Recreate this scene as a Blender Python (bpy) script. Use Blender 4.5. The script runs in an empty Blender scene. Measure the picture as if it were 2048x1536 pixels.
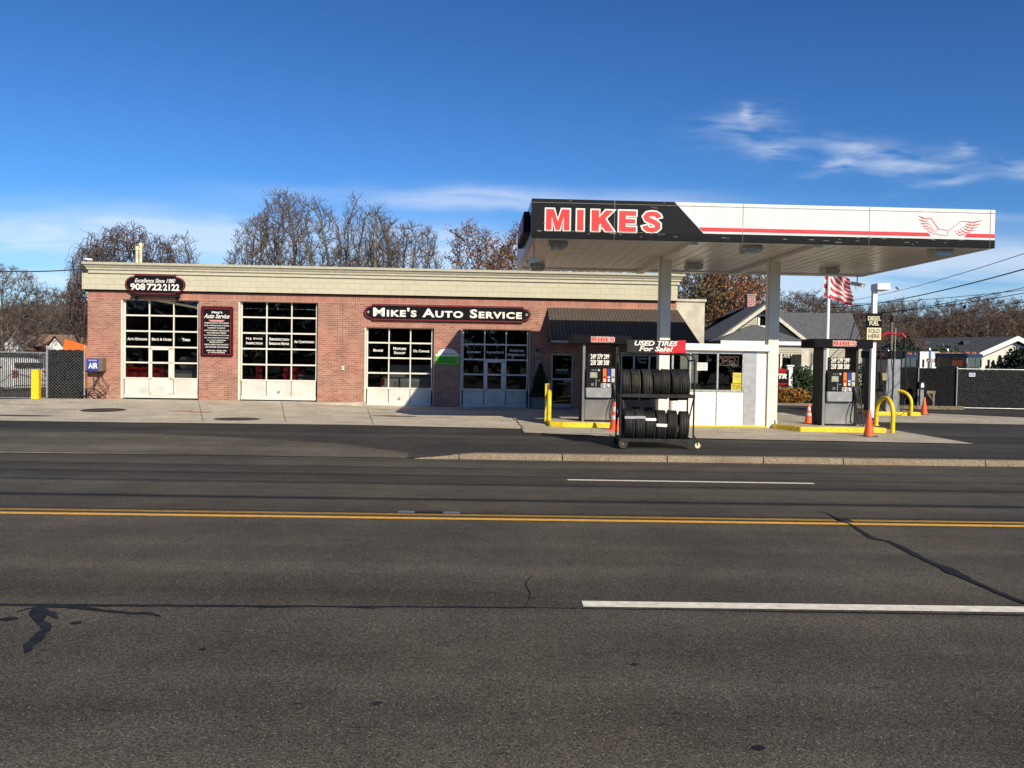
import bpy, bmesh, math, random
from mathutils import Vector, Matrix, noise
R = math.radians
random.seed(7)
sc = bpy.context.scene
COL = sc.collection
# ---------------------------------------------------------------- camera
H, F = 1.8, 1700.0                      # eye height, focal length in photo pixels (photo 2048 wide)
PITCH, ROLL = math.atan(46 / F), 0.0165
cam_d = bpy.data.cameras.new('camera'); cam = bpy.data.objects.new('camera', cam_d); COL.objects.link(cam)
cam_d.sensor_width = 36; cam_d.lens = 36 * F / 2048
cam_d.clip_start = 0.1; cam_d.clip_end = 3000
cam.matrix_world = Matrix.Translation((0, 0, H)) @ Matrix.Rotation(R(90) - PITCH, 4, 'X') @ Matrix.Rotation(ROLL, 4, 'Z')
sc.camera = cam
# ---------------------------------------------------------------- sun, sky, exposure
SUN = Vector((-0.56, 1.0, -0.74)).normalized()
sun_d = bpy.data.lights.new('sun', 'SUN'); sun = bpy.data.objects.new('sun', sun_d); COL.objects.link(sun)
sun_d.energy = 4.6; sun_d.angle = R(0.5); sun_d.color = (1.0, 0.89, 0.71)
sun.rotation_euler = SUN.to_track_quat('-Z', 'Y').to_euler()
sun.location = (20, -30, 30)
w = bpy.data.worlds.new('World'); sc.world = w; w.use_nodes = True
nt = w.node_tree; N = nt.nodes; L = nt.links; N.clear()
def wn(t, **k):
    n = N.new(t)
    for a, b in k.items(): setattr(n, a, b)
    return n
def wm(op, a, b=None, c=None):
    n = wn('ShaderNodeMath', operation=op)
    for i, q in enumerate((a, b, c)):
        if q is None: continue
        if isinstance(q, (int, float)): n.inputs[i].default_value = q
        else: L.new(q, n.inputs[i])
    return n.outputs[0]
out = wn('ShaderNodeOutputWorld'); bg = wn('ShaderNodeBackground'); bg.inputs[1].default_value = 0.075
sky = wn('ShaderNodeTexSky', sky_type='NISHITA'); sky.sun_disc = False
sky.sun_elevation = R(32.8); sky.sun_rotation = R(180) - math.atan(0.56)
sky.altitude = 60; sky.air_density = 1.0; sky.dust_density = 0.25; sky.ozone_density = 4.5
tc = wn('ShaderNodeTexCoord'); sx = wn('ShaderNodeSeparateXYZ'); L.new(tc.outputs['Generated'], sx.inputs[0])
yy = wm('MAXIMUM', sx.outputs[1], 0.02)
U = wm('DIVIDE', sx.outputs[0], yy); V = wm('DIVIDE', sx.outputs[2], yy)
cu = wn('ShaderNodeCombineXYZ'); L.new(U, cu.inputs[0]); L.new(V, cu.inputs[1])
def wnoise(scx, scy, detail, dist=0.0, off=0.0, rot=0.0):
    m = wn('ShaderNodeMapping'); m.inputs['Scale'].default_value = (scx, scy, 1); m.inputs['Location'].default_value = (off, off * .7, off)
    m.inputs['Rotation'].default_value = (0, 0, rot)
    L.new(cu.outputs[0], m.inputs[0]); n = wn('ShaderNodeTexNoise'); n.inputs['Scale'].default_value = 1
    n.inputs['Detail'].default_value = detail; n.inputs['Distortion'].default_value = dist; L.new(m.outputs[0], n.inputs[0])
    return n.outputs[0]
warp = wnoise(7, 9, 4, 0.3, 3.1)
def blob(px, py, rx, ry, tilt=0.0):     # soft elliptical patch of sky given by its bearing
    u0 = (px - 1024) / F; v0 = -(py - 722 - 0.0165 * (px - 1024)) / F
    du = wm('ADD', U, -u0); dv = wm('ADD', V, -v0)
    dv = wm('ADD', dv, wm('MULTIPLY', wm('SUBTRACT', warp, 0.5), 0.03))
    a = wm('ADD', wm('MULTIPLY', du, math.cos(tilt)), wm('MULTIPLY', dv, math.sin(tilt)))
    b = wm('SUBTRACT', wm('MULTIPLY', dv, math.cos(tilt)), wm('MULTIPLY', du, math.sin(tilt)))
    a = wm('MULTIPLY', a, F / rx); b = wm('MULTIPLY', b, F / ry)
    d = wm('ADD', wm('MULTIPLY', a, a), wm('MULTIPLY', b, b))
    return wm('EXPONENT', wm('MULTIPLY', d, -1.0))
streak = wnoise(5, 34, 7, 0.4, 0.0, 0.05); fine = wnoise(16, 75, 11, 0.25, 5.0, 0.30); soft = wnoise(2.2, 11, 5, 0.2, 9.0)
def total(lst):
    t = None
    for q in lst:
        t = q if t is None else wm('ADD', t, q)
    return t
lo = total([blob(1000, 402, 430, 22, -0.01), blob(900, 505, 420, 40), blob(330, 455, 330, 34, -0.06), blob(100, 480, 420, 30),
            blob(60, 560, 400, 22), blob(1900, 520, 420, 44), blob(1750, 560, 500, 40), blob(1500, 425, 420, 9)])
hi = total([blob(1470, 262, 80, 30, 0.15), blob(1482, 232, 14, 22), blob(1540, 305, 45, 17), blob(1690, 296, 100, 17, -0.05), blob(1660, 335, 60, 12, 0.35),
            blob(1810, 330, 110, 20), blob(1915, 312, 22, 16), blob(2035, 345, 50, 18), blob(1890, 365, 80, 10, 0.2)])
m1 = wm('MULTIPLY', lo, wm('MULTIPLY_ADD', streak, 2.6, -0.75)); m2 = wm('MULTIPLY', hi, wm('MULTIPLY_ADD', fine, 2.4, -.92))
band = wn('ShaderNodeMapRange'); band.inputs[1].default_value = 0.19; band.inputs[2].default_value = 0.05; L.new(V, band.inputs[0])
m3 = wm('MULTIPLY', band.outputs[0], wm('MULTIPLY_ADD', soft, 2.2, -0.55))
ms = wm('ADD', wm('ADD', wm('MAXIMUM', m1, 0), wm('MAXIMUM', m2, 0)), wm('MAXIMUM', m3, 0))
cl = wn('ShaderNodeMath', operation='MULTIPLY'); cl.use_clamp = True; L.new(ms, cl.inputs[0]); cl.inputs[1].default_value = 0.62
cl2 = wm('MINIMUM', cl.outputs[0], 0.55)
tint = wn('ShaderNodeMix', data_type='RGBA', blend_type='MULTIPLY'); tint.inputs[0].default_value = 1
gm = wn('ShaderNodeGamma'); gm.inputs[1].default_value = 1.35; sca = wn('ShaderNodeVectorMath', operation='SCALE'); sca.inputs[3].default_value = 0.2; L.new(sky.outputs[0], sca.inputs[0]); L.new(sca.outputs[0], gm.inputs[0]); scb = wn('ShaderNodeVectorMath', operation='SCALE'); scb.inputs[3].default_value = 5.0; L.new(gm.outputs[0], scb.inputs[0]); L.new(scb.outputs[0], tint.inputs[6]); tint.inputs[7].default_value = (.56, .87, 1.10, 1)
mix = wn('ShaderNodeMix', data_type='RGBA'); L.new(cl2, mix.inputs[0]); L.new(tint.outputs[2], mix.inputs[6])
mix.inputs[7].default_value = (9.0, 9.6, 10.6, 1)
L.new(mix.outputs[2], bg.inputs[0]); L.new(bg.outputs[0], out.inputs[0])
vs = sc.view_settings; vs.view_transform = 'Standard'; vs.look = 'None'; vs.gamma = 1.0; vs.exposure = 0.4; vs.use_curve_mapping = False
sc.cycles.max_bounces = 6; sc.cycles.transparent_max_bounces = 24

# ---------------------------------------------------------------- where a bearing in the photo meets a real surface
def ray(px, py):
    dx, dy = (px - 1024) / F, -(py - 768) / F
    c, s = math.cos(ROLL), math.sin(ROLL); x, y = dx * c - dy * s, dx * s + dy * c
    cp, sp = math.cos(PITCH), math.sin(PITCH)
    return Vector((x, cp + y * sp, -sp + y * cp))
TH = R(2.4)
def P(px, py, Y):
    d = ray(px, py); t = Y / d.y; return Vector((d.x * t, Y, H + d.z * t))
def PL(px, py, O):                      # on the vertical plane through O facing the road, turned by TH: (along, z)
    d = ray(px, py); n = Vector((-math.sin(TH), math.cos(TH)))
    t = (O[0] * n.x + O[1] * n.y) / (d.x * n.x + d.y * n.y)
    p = Vector((d.x * t, d.y * t)); q = p - Vector((O[0], O[1]))
    return q.x * math.cos(TH) + q.y * math.sin(TH), H + d.z * t
def lerp(a, b, t): return a + (b - a) * t
def cl01(t): return max(0.0, min(1.0, t))
def yk(x): return 15.43 + 0.025 * x     # the far edge of the road
def gz(x, y):
    k = y - yk(x)
    if k < 0: return 0.0
    left = 0.1 * cl01(k / 2.6); b = cl01((x + 1.75) / 1.1)
    z = lerp(left, 0.105, b)
    e = lerp(0.15, 0.04, cl01((x + 7.0) / 2.5)); e = lerp(e, 0.0, cl01((x - 4) / 4))
    return z + e * cl01((y - 24) / 5)
def G(px, py, dz=0.0):
    d = ray(px, py); z = 0.1
    for _ in range(6):
        t = (z + dz - H) / d.z; z = gz(d.x * t, d.y * t)
    return Vector((d.x * t, d.y * t, z + dz))

# ---------------------------------------------------------------- materials
MATS = {}
def mat(name, col, rough=0.6, metal=0.0, var=0.12, vs_=6.0, bump=0.0, bs=60.0, spec=0.5, emit=0.0, dirt=None, stretch=None):
    if name in MATS: return MATS[name]
    m = bpy.data.materials.new(name); m.use_nodes = True; t = m.node_tree; b = t.nodes['Principled BSDF']
    b.inputs['Roughness'].default_value = rough; b.inputs['Metallic'].default_value = metal
    b.inputs['Specular IOR Level'].default_value = spec
    c = (*col, 1)
    tcn = t.nodes.new('ShaderNodeTexCoord'); src = tcn.outputs['Object']
    if stretch:
        mp = t.nodes.new('ShaderNodeMapping'); mp.inputs['Scale'].default_value = stretch; t.links.new(src, mp.inputs[0]); src = mp.outputs[0]
    n = t.nodes.new('ShaderNodeTexNoise'); n.inputs['Scale'].default_value = vs_; n.inputs['Detail'].default_value = 6; t.links.new(src, n.inputs[0])
    rp = t.nodes.new('ShaderNodeValToRGB'); rp.color_ramp.elements[0].position = 0.3; rp.color_ramp.elements[1].position = 0.7
    d = dirt or tuple(x * (1 - 2 * var) for x in col)
    rp.color_ramp.elements[0].color = (*d, 1); rp.color_ramp.elements[1].color = (*[min(1, x * (1 + var)) for x in col], 1)
    t.links.new(n.outputs[0], rp.inputs[0]); t.links.new(rp.outputs[0], b.inputs['Base Color'])
    if bump:
        n2 = t.nodes.new('ShaderNodeTexNoise'); n2.inputs['Scale'].default_value = bs; n2.inputs['Detail'].default_value = 3
        t.links.new(src, n2.inputs[0]); bp = t.nodes.new('ShaderNodeBump'); bp.inputs['Strength'].default_value = bump; bp.inputs['Distance'].default_value = 0.01
        t.links.new(n2.outputs[0], bp.inputs['Height']); t.links.new(bp.outputs[0], b.inputs['Normal'])
    if emit:
        b.inputs['Emission Color'].default_value = c; b.inputs['Emission Strength'].default_value = emit
    MATS[name] = m; return m
def brick(name, c1, c2, mortar, bw, rh, ms, offset=0.5, bump=0.3, var=0.5):
    m = bpy.data.materials.new(name); m.use_nodes = True; t = m.node_tree; b = t.nodes['Principled BSDF']; b.inputs['Roughness'].default_value = 0.85
    tcn = t.nodes.new('ShaderNodeTexCoord'); s = t.nodes.new('ShaderNodeSeparateXYZ'); t.links.new(tcn.outputs['Object'], s.inputs[0])
    a = t.nodes.new('ShaderNodeMath'); a.operation = 'ADD'; t.links.new(s.outputs[0], a.inputs[0]); t.links.new(s.outputs[1], a.inputs[1])
    c = t.nodes.new('ShaderNodeCombineXYZ'); t.links.new(a.outputs[0], c.inputs[0]); t.links.new(s.outputs[2], c.inputs[1])
    k = t.nodes.new('ShaderNodeTexBrick'); k.inputs['Scale'].default_value = 1; k.inputs['Brick Width'].default_value = bw
    k.inputs['Row Height'].default_value = rh; k.inputs['Mortar Size'].default_value = ms; k.inputs['Mortar Smooth'].default_value = 0.2; k.offset = offset
    k.inputs['Color1'].default_value = (*c1, 1); k.inputs['Color2'].default_value = (*c2, 1); k.inputs['Mortar'].default_value = (*mortar, 1)
    k.inputs['Bias'].default_value = -0.1
    t.links.new(c.outputs[0], k.inputs['Vector'])
    n = t.nodes.new('ShaderNodeTexNoise'); n.inputs['Scale'].default_value = 1.3; n.inputs['Detail'].default_value = 8; n.inputs['Roughness'].default_value = 0.65
    t.links.new(tcn.outputs['Object'], n.inputs[0])
    mr = t.nodes.new('ShaderNodeMapRange'); mr.inputs[1].default_value = .3; mr.inputs[2].default_value = .7; mr.inputs[3].default_value = 1 - var * .5; mr.inputs[4].default_value = 1 + var * .4
    t.links.new(n.outputs[0], mr.inputs[0])
    mx = t.nodes.new('ShaderNodeMix'); mx.data_type = 'RGBA'; mx.blend_type = 'MULTIPLY'; mx.inputs[0].default_value = 1
    t.links.new(k.outputs[0], mx.inputs[6]); t.links.new(mr.outputs[0], mx.inputs[7]); t.links.new(mx.outputs[2], b.inputs['Base Color'])
    bp = t.nodes.new('ShaderNodeBump'); bp.invert = True; bp.inputs['Strength'].default_value = bump; bp.inputs['Distance'].default_value = 0.008
    t.links.new(k.outputs[1], bp.inputs['Height']); t.links.new(bp.outputs[0], b.inputs['Normal'])
    MATS[name] = m; return m
def glass(name, tint, refl=0.06, rough=0.0):
    m = bpy.data.materials.new(name); m.use_nodes = True; t = m.node_tree; t.nodes.clear()
    o = t.nodes.new('ShaderNodeOutputMaterial'); mx = t.nodes.new('ShaderNodeMixShader'); tr = t.nodes.new('ShaderNodeBsdfTransparent'); gl = t.nodes.new('ShaderNodeBsdfGlossy')
    tcn = t.nodes.new('ShaderNodeTexCoord'); n = t.nodes.new('ShaderNodeTexNoise'); n.inputs['Scale'].default_value = 1.1; t.links.new(tcn.outputs['Object'], n.inputs[0])
    bp = t.nodes.new('ShaderNodeBump'); bp.inputs['Strength'].default_value = 0.12; bp.inputs['Distance'].default_value = 0.03; t.links.new(n.outputs[0], bp.inputs['Height']); t.links.new(bp.outputs[0], gl.inputs['Normal'])
    tr.inputs[0].default_value = (*tint, 1); gl.inputs['Roughness'].default_value = rough
    fr = t.nodes.new('ShaderNodeFresnel'); fr.inputs[0].default_value = 1.5; sc_ = t.nodes.new('ShaderNodeMath'); sc_.operation = 'MULTIPLY'; sc_.inputs[1].default_value = refl / 0.04
    sc_.use_clamp = True; t.links.new(fr.outputs[0], sc_.inputs[0]); t.links.new(sc_.outputs[0], mx.inputs[0])
    t.links.new(tr.outputs[0], mx.inputs[1]); t.links.new(gl.outputs[0], mx.inputs[2]); t.links.new(mx.outputs[0], o.inputs[0])
    MATS[name] = m; return m
def asphalt(name, base, brown, speck, scale=1.0, tracks=True):
    m = bpy.data.materials.new(name); m.use_nodes = True; t = m.node_tree; b = t.nodes['Principled BSDF']; b.inputs['Roughness'].default_value = 0.82
    b.inputs['Specular IOR Level'].default_value = 0.12
    tcn = t.nodes.new('ShaderNodeTexCoord'); ob = tcn.outputs['Object']
    def nz(s, det, st=None, rough=.5):
        v = ob
        if st:
            mp = t.nodes.new('ShaderNodeMapping'); mp.inputs['Scale'].default_value = st; t.links.new(ob, mp.inputs[0]); v = mp.outputs[0]
        n = t.nodes.new('ShaderNodeTexNoise'); n.inputs['Scale'].default_value = s; n.inputs['Detail'].default_value = det; n.inputs['Roughness'].default_value = rough
        t.links.new(v, n.inputs[0]); return n.outputs[0]
    def ramp(src, p0, c0, p1, c1):
        r = t.nodes.new('ShaderNodeValToRGB'); e = r.color_ramp.elements; e[0].position = p0; e[0].color = (*c0, 1); e[1].position = p1; e[1].color = (*c1, 1)
        t.links.new(src, r.inputs[0]); return r.outputs[0]
    def mixc(f, a, c, mode='MIX'):
        x = t.nodes.new('ShaderNodeMix'); x.data_type = 'RGBA'; x.blend_type = mode
        if isinstance(f, float): x.inputs[0].default_value = f
        else: t.links.new(f, x.inputs[0])
        for i, q in ((6, a), (7, c)):
            if isinstance(q, tuple): x.inputs[i].default_value = (*q, 1)
            else: t.links.new(q, x.inputs[i])
        return x.outputs[2]
    col = ramp(nz(.35, 5), .35, base, .68, brown)
    if tracks: col = mixc(1.0, col, ramp(nz(1.0, 5, (.03, 1.3, 1)), .3, (.70,) * 3, .72, (1.26,) * 3), 'MULTIPLY')
    col = mixc(1.0, col, ramp(nz(.9, 9, None, .75), .3, (.72,) * 3, .7, (1.22,) * 3), 'MULTIPLY')
    col = mixc(1.0, col, ramp(nz(75 * scale, 3, None, .85), .32, (.35,) * 3, .68, (1.8,) * 3), 'MULTIPLY')
    v2 = t.nodes.new('ShaderNodeTexVoronoi'); v2.inputs['Scale'].default_value = 100 * scale; t.links.new(ob, v2.inputs[0]); s2 = t.nodes.new('ShaderNodeSeparateColor'); t.links.new(v2.outputs['Color'], s2.inputs[0])
    col = mixc(1.0, col, ramp(s2.outputs[1], 0, (.55,) * 3, 1, (1.48,) * 3), 'MULTIPLY')
    vo = t.nodes.new('ShaderNodeTexVoronoi'); vo.inputs['Scale'].default_value = 75 * scale; t.links.new(ob, vo.inputs[0])
    s1 = t.nodes.new('ShaderNodeSeparateColor'); t.links.new(vo.outputs['Color'], s1.inputs[0])
    f1 = ramp(s1.outputs[0], .86, (0,) * 3, .99, (.8,) * 3); f2 = ramp(vo.outputs['Distance'], .12, (1,) * 3, .42, (0,) * 3)
    ff = mixc(1.0, f1, f2, 'MULTIPLY'); col = mixc(ff, col, speck)
    if tracks:                                       # oil flecks, stretched along the lanes
        mp = t.nodes.new('ShaderNodeMapping'); mp.inputs['Scale'].default_value = (1.6, 7, 1); t.links.new(ob, mp.inputs[0])
        v3 = t.nodes.new('ShaderNodeTexVoronoi'); v3.inputs['Scale'].default_value = 1.5; t.links.new(mp.outputs[0], v3.inputs[0]); s3 = t.nodes.new('ShaderNodeSeparateColor'); t.links.new(v3.outputs['Color'], s3.inputs[0])
        fl = mixc(1.0, ramp(s3.outputs[2], .72, (0,) * 3, .80, (.7,) * 3), ramp(v3.outputs['Distance'], .05, (1,) * 3, .16, (0,) * 3), 'MULTIPLY'); col = mixc(fl, col, (.016, .015, .015))
        lane = ramp(nz(1.0, 3, (.01, .42, 1)), .40, (.84,) * 3, .62, (1.12,) * 3); col = mixc(1.0, col, lane, 'MULTIPLY')
    t.links.new(col, b.inputs['Base Color'])
    bp = t.nodes.new('ShaderNodeBump'); bp.inputs['Strength'].default_value = 0.6; bp.inputs['Distance'].default_value = 0.006
    t.links.new(nz(110 * scale, 2), bp.inputs['Height']); t.links.new(bp.outputs[0], b.inputs['Normal'])
    MATS[name] = m; return m
def stained(name, col, stain, bump=.3, seam=None):
    m = asphalt(name, col, tuple(x * 1.12 for x in col), tuple(x * .5 for x in col), 1.0, False)
    t = m.node_tree; b = t.nodes['Principled BSDF']; lk = b.inputs['Base Color'].links[0].from_socket
    tcn = t.nodes.new('ShaderNodeTexCoord'); mp = t.nodes.new('ShaderNodeMapping'); mp.inputs['Scale'].default_value = (.5, 1.0, 1); t.links.new(tcn.outputs['Object'], mp.inputs[0])
    n = t.nodes.new('ShaderNodeTexNoise'); n.inputs['Scale'].default_value = 1.1; n.inputs['Detail'].default_value = 9; n.inputs['Roughness'].default_value = .7; t.links.new(mp.outputs[0], n.inputs[0])
    r = t.nodes.new('ShaderNodeValToRGB'); r.color_ramp.elements[0].position = .52; r.color_ramp.elements[1].position = .74
    r.color_ramp.elements[0].color = (0,) * 3 + (1,); r.color_ramp.elements[1].color = (.8,) * 3 + (1,); t.links.new(n.outputs[0], r.inputs[0])
    x = t.nodes.new('ShaderNodeMix'); x.data_type = 'RGBA'; t.links.new(r.outputs[0], x.inputs[0]); t.links.new(lk, x.inputs[6]); x.inputs[7].default_value = (*stain, 1)
    t.links.new(x.outputs[2], b.inputs['Base Color']); return m
asphalt('road_asphalt', (.060, .056, .048), (.084, .073, .056), (.42, .38, .30))
asphalt('lot_asphalt', (.038, .037, .035), (.056, .052, .045), (.22, .21, .19), .9)
asphalt('old_asphalt', (.072, .065, .052), (.12, .105, .082), (.25, .24, .2), .9)
stained('concrete', (.40, .355, .28), (.15, .135, .115)); stained('pad_concrete', (.34, .305, .24), (.13, .12, .10))
stained('curb_stone', (.215, .17, .12), (.10, .078, .055))
brick('brick', (.39, .172, .118), (.25, .10, .072), (.43, .335, .26), .203, .0677, .006)
brick('brick_soldier', (.40, .165, .115), (.31, .12, .09), (.44, .33, .27), .0677, .25, .006, 0.0)
brick('split_block', (.50, .475, .35), (.53, .50, .38), (.36, .335, .25), .42, .2, .0065, .5, .5, .1)
brick('chimney_brick', (.42, .13, .08), (.27, .07, .05), (.55, .48, .42), .25, .1, .014)
mat('cornice', (.50, .475, .36), .6, var=.06); mat('cornice_dark', (.30, .28, .22), .7)
mat('alu_white', (.74, .70, .61), .42, 0, var=.06, vs_=3); mat('door_panel', (.66, .64, .57), .4, .0, var=.1, vs_=2.2, dirt=(.50, .49, .45))
mat('black_paint', (.012, .012, .014), .5, spec=.2, var=.2); mat('sign_black', (.007, .007, .010), .6, spec=.1); mat('sign_dark_red', (.10, .008, .014), .4); mat('sign_red_line', (.42, .03, .05), .5)
mat('sign_white', (.80, .78, .72), .5, var=.03); mat('sign_pink', (.75, .25, .25), .5)
mat('canopy_white', (.66, .675, .68), .4, var=.05, vs_=1.5, stretch=(5, 5, .7)); mat('fascia_white', (.80, .79, .75), .38, var=.02, vs_=1.5); mat('fascia_black', (.012, .013, .017), .6, spec=.12, var=.25, vs_=14, stretch=(.4, 1, 8)); mat('fascia_red', (.60, .012, .025), .42, var=.04)
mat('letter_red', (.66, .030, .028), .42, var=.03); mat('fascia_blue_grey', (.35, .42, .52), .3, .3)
mat('soffit_metal', (.70, .68, .64), .30, .2, var=.06, vs_=1.2); mat('column_white', (.76, .73, .65), .42, var=.05, vs_=2); mat('galvanised', (.50, .52, .53), .42, .7, var=.2, vs_=20)
mat('stainless', (.52, .51, .49), .33, .9, var=.12, vs_=3); mat('pump_side', (.035, .034, .032), .5, .3, spec=.2); mat('pump_black', (.010, .010, .012), .5, spec=.15); mat('pump_grey', (.33, .34, .35), .4, .2)
mat('orange', (.85, .17, .02), .45, var=.05); mat('blue_panel', (.015, .05, .30), .4); mat('pale_grey', (.50, .50, .46), .45); mat('lcd', (.40, .43, .33), .3)
mat('yellow_paint', (.86, .60, .012), .42, var=.07, vs_=9, dirt=(.62, .42, .03)); mat('cone_orange', (.86, .10, .02), .5, var=.1, dirt=(.6, .1, .03)); mat('reflective', (.62, .60, .56), .4, dirt=(.42, .4, .36))
mat('tyre', (.032, .031, .029), .72, var=.3, vs_=12, bump=.3, bs=120); mat('tyre_worn', (.062, .054, .042), .8, var=.35, vs_=9, bump=.3, bs=120); mat('rubber', (.012, .012, .012), .55)
mat('rack_metal', (.03, .032, .033), .6, .1, spec=.2, var=.2); mat('rust', (.33, .10, .035), .7); mat('cream', (.70, .64, .42), .5); mat('red_paint', (.55, .02, .025), .35)
mat('plastic_grey', (.24, .25, .25), .5); mat('brown_box', (.16, .13, .10), .5); mat('blue_sign', (.02, .06, .42), .4)
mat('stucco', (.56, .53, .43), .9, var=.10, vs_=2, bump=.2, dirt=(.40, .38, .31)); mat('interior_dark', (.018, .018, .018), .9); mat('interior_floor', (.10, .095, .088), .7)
mat('siding', (.44, .41, .31), .7, var=.04); mat('siding_pale', (.72, .66, .55), .7, var=.03); mat('white_wood', (.78, .78, .76), .5, var=.03); mat('trim', (.58, .55, .45), .6)
mat('shingle_grey', (.115, .118, .122), .9, var=.28, vs_=9, stretch=(1, 1, 3)); mat('shingle_blue', (.055, .06, .07), .85, var=.15); mat('shingle_brown', (.27, .16, .10), .9, var=.15)
mat('green_sign', (.10, .50, .03), .45, var=.03); mat('flag_red', (.50, .03, .04), .75, var=.03); mat('flag_white', (.72, .70, .67), .75); mat('flag_blue', (.02, .03, .14), .75)
mat('bark', (.15, .125, .10), .9, var=.25, vs_=5); mat('bark_dark', (.085, .066, .055), .9, var=.25, vs_=5); mat('twig', (.125, .092, .075), .9); mat('twig_dark', (.075, .05, .045), .9); mat('twig_grey', (.115, .092, .078), .9); mat('twig_brown', (.115, .086, .066), .9)
mat('leaf_orange', (.26, .105, .03), .8, var=.4, vs_=.9, dirt=(.12, .055, .02)); mat('leaf_olive', (.13, .105, .035), .8, var=.4, vs_=.8, dirt=(.07, .06, .025)); mat('leaf_red', (.14, .082, .06), .8, var=.35, vs_=1)
mat('leaf_brown', (.12, .088, .06), .85, var=.35, vs_=.35, dirt=(.085, .06, .042)); mat('evergreen', (.018, .034, .014), .8, var=.4, vs_=4); mat('shrub_green', (.045, .085, .025), .8, var=.35, vs_=5); mat('gold_shrub', (.34, .17, .03), .8, var=.3, vs_=5)
mat('gravel', (.36, .34, .30), .9, var=.5, vs_=9, bump=.8, bs=8); mat('dry_ground', (.12, .10, .06), .95, var=.3, vs_=.3, bump=.3); mat('planter_grey', (.18, .18, .17), .8)
mat('yellow_line', (.74, .38, .035), .7, var=.12, vs_=14, dirt=(.50, .27, .04)); mat('white_line', (.74, .70, .59), .75, var=.08, vs_=12, dirt=(.52, .49, .41)); mat('faded_line', (.46, .41, .31), .8, var=.2, vs_=5, dirt=(.22, .20, .15)); mat('chain_wire', (.30, .31, .31), .6, .2); mat('joint', (.13, .115, .095), .9); mat('sealant', (.016, .017, .021), .75, spec=.2, var=.3, vs_=8)
mat('oil_stain', (.05, .042, .038), .6, var=.3); mat('iron', (.055, .045, .04), .6, .5); mat('red_mark', (.50, .10, .04), .8, dirt=(.35, .16, .09))
mat('car_white', (.66, .66, .65), .25, var=.02); mat('car_silver', (.34, .35, .36), .25, .5); mat('car_dark', (.02, .021, .024), .25); mat('truck_blue', (.015, .03, .085), .28); mat('chrome', (.65, .66, .68), .18, 1.0, var=.03)
mat('tail_red', (.38, .012, .012), .25); mat('amber', (.65, .2, .03), .3); mat('slat_black', (.009, .009, .010), .75, spec=.1, var=.3); mat('wire', (.02, .02, .022), .6); mat('notice_white', (.75, .75, .74), .6); mat('notice_yellow', (.72, .60, .04), .6); mat('notice_grey', (.30, .30, .33), .6)
mat('wood_old', (.20, .16, .11), .85, var=.3); mat('neon_tube', (.85, .42, .32), .4, emit=.55); mat('tan_panel', (.30, .26, .13), .7); mat('awning_metal', (.078, .064, .053), .6, .0, spec=.2, var=.1); mat('awning_rib', (.15, .125, .105), .5)  # neon_tube emission brightens the tubes in place of sunlight on them
mat('diamond', (.52, .53, .53), .38, .7, var=.08, bump=.4, bs=30); mat('cloth_red', (.5, .02, .03), .5); mat('hill', (.10, .085, .08), .95)
glass('shop_glass', (.70, .72, .72), .035); glass('clear_glass', (.50, .54, .54), .05); glass('car_glass', (.10, .13, .13), .10)
M = MATS
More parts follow.
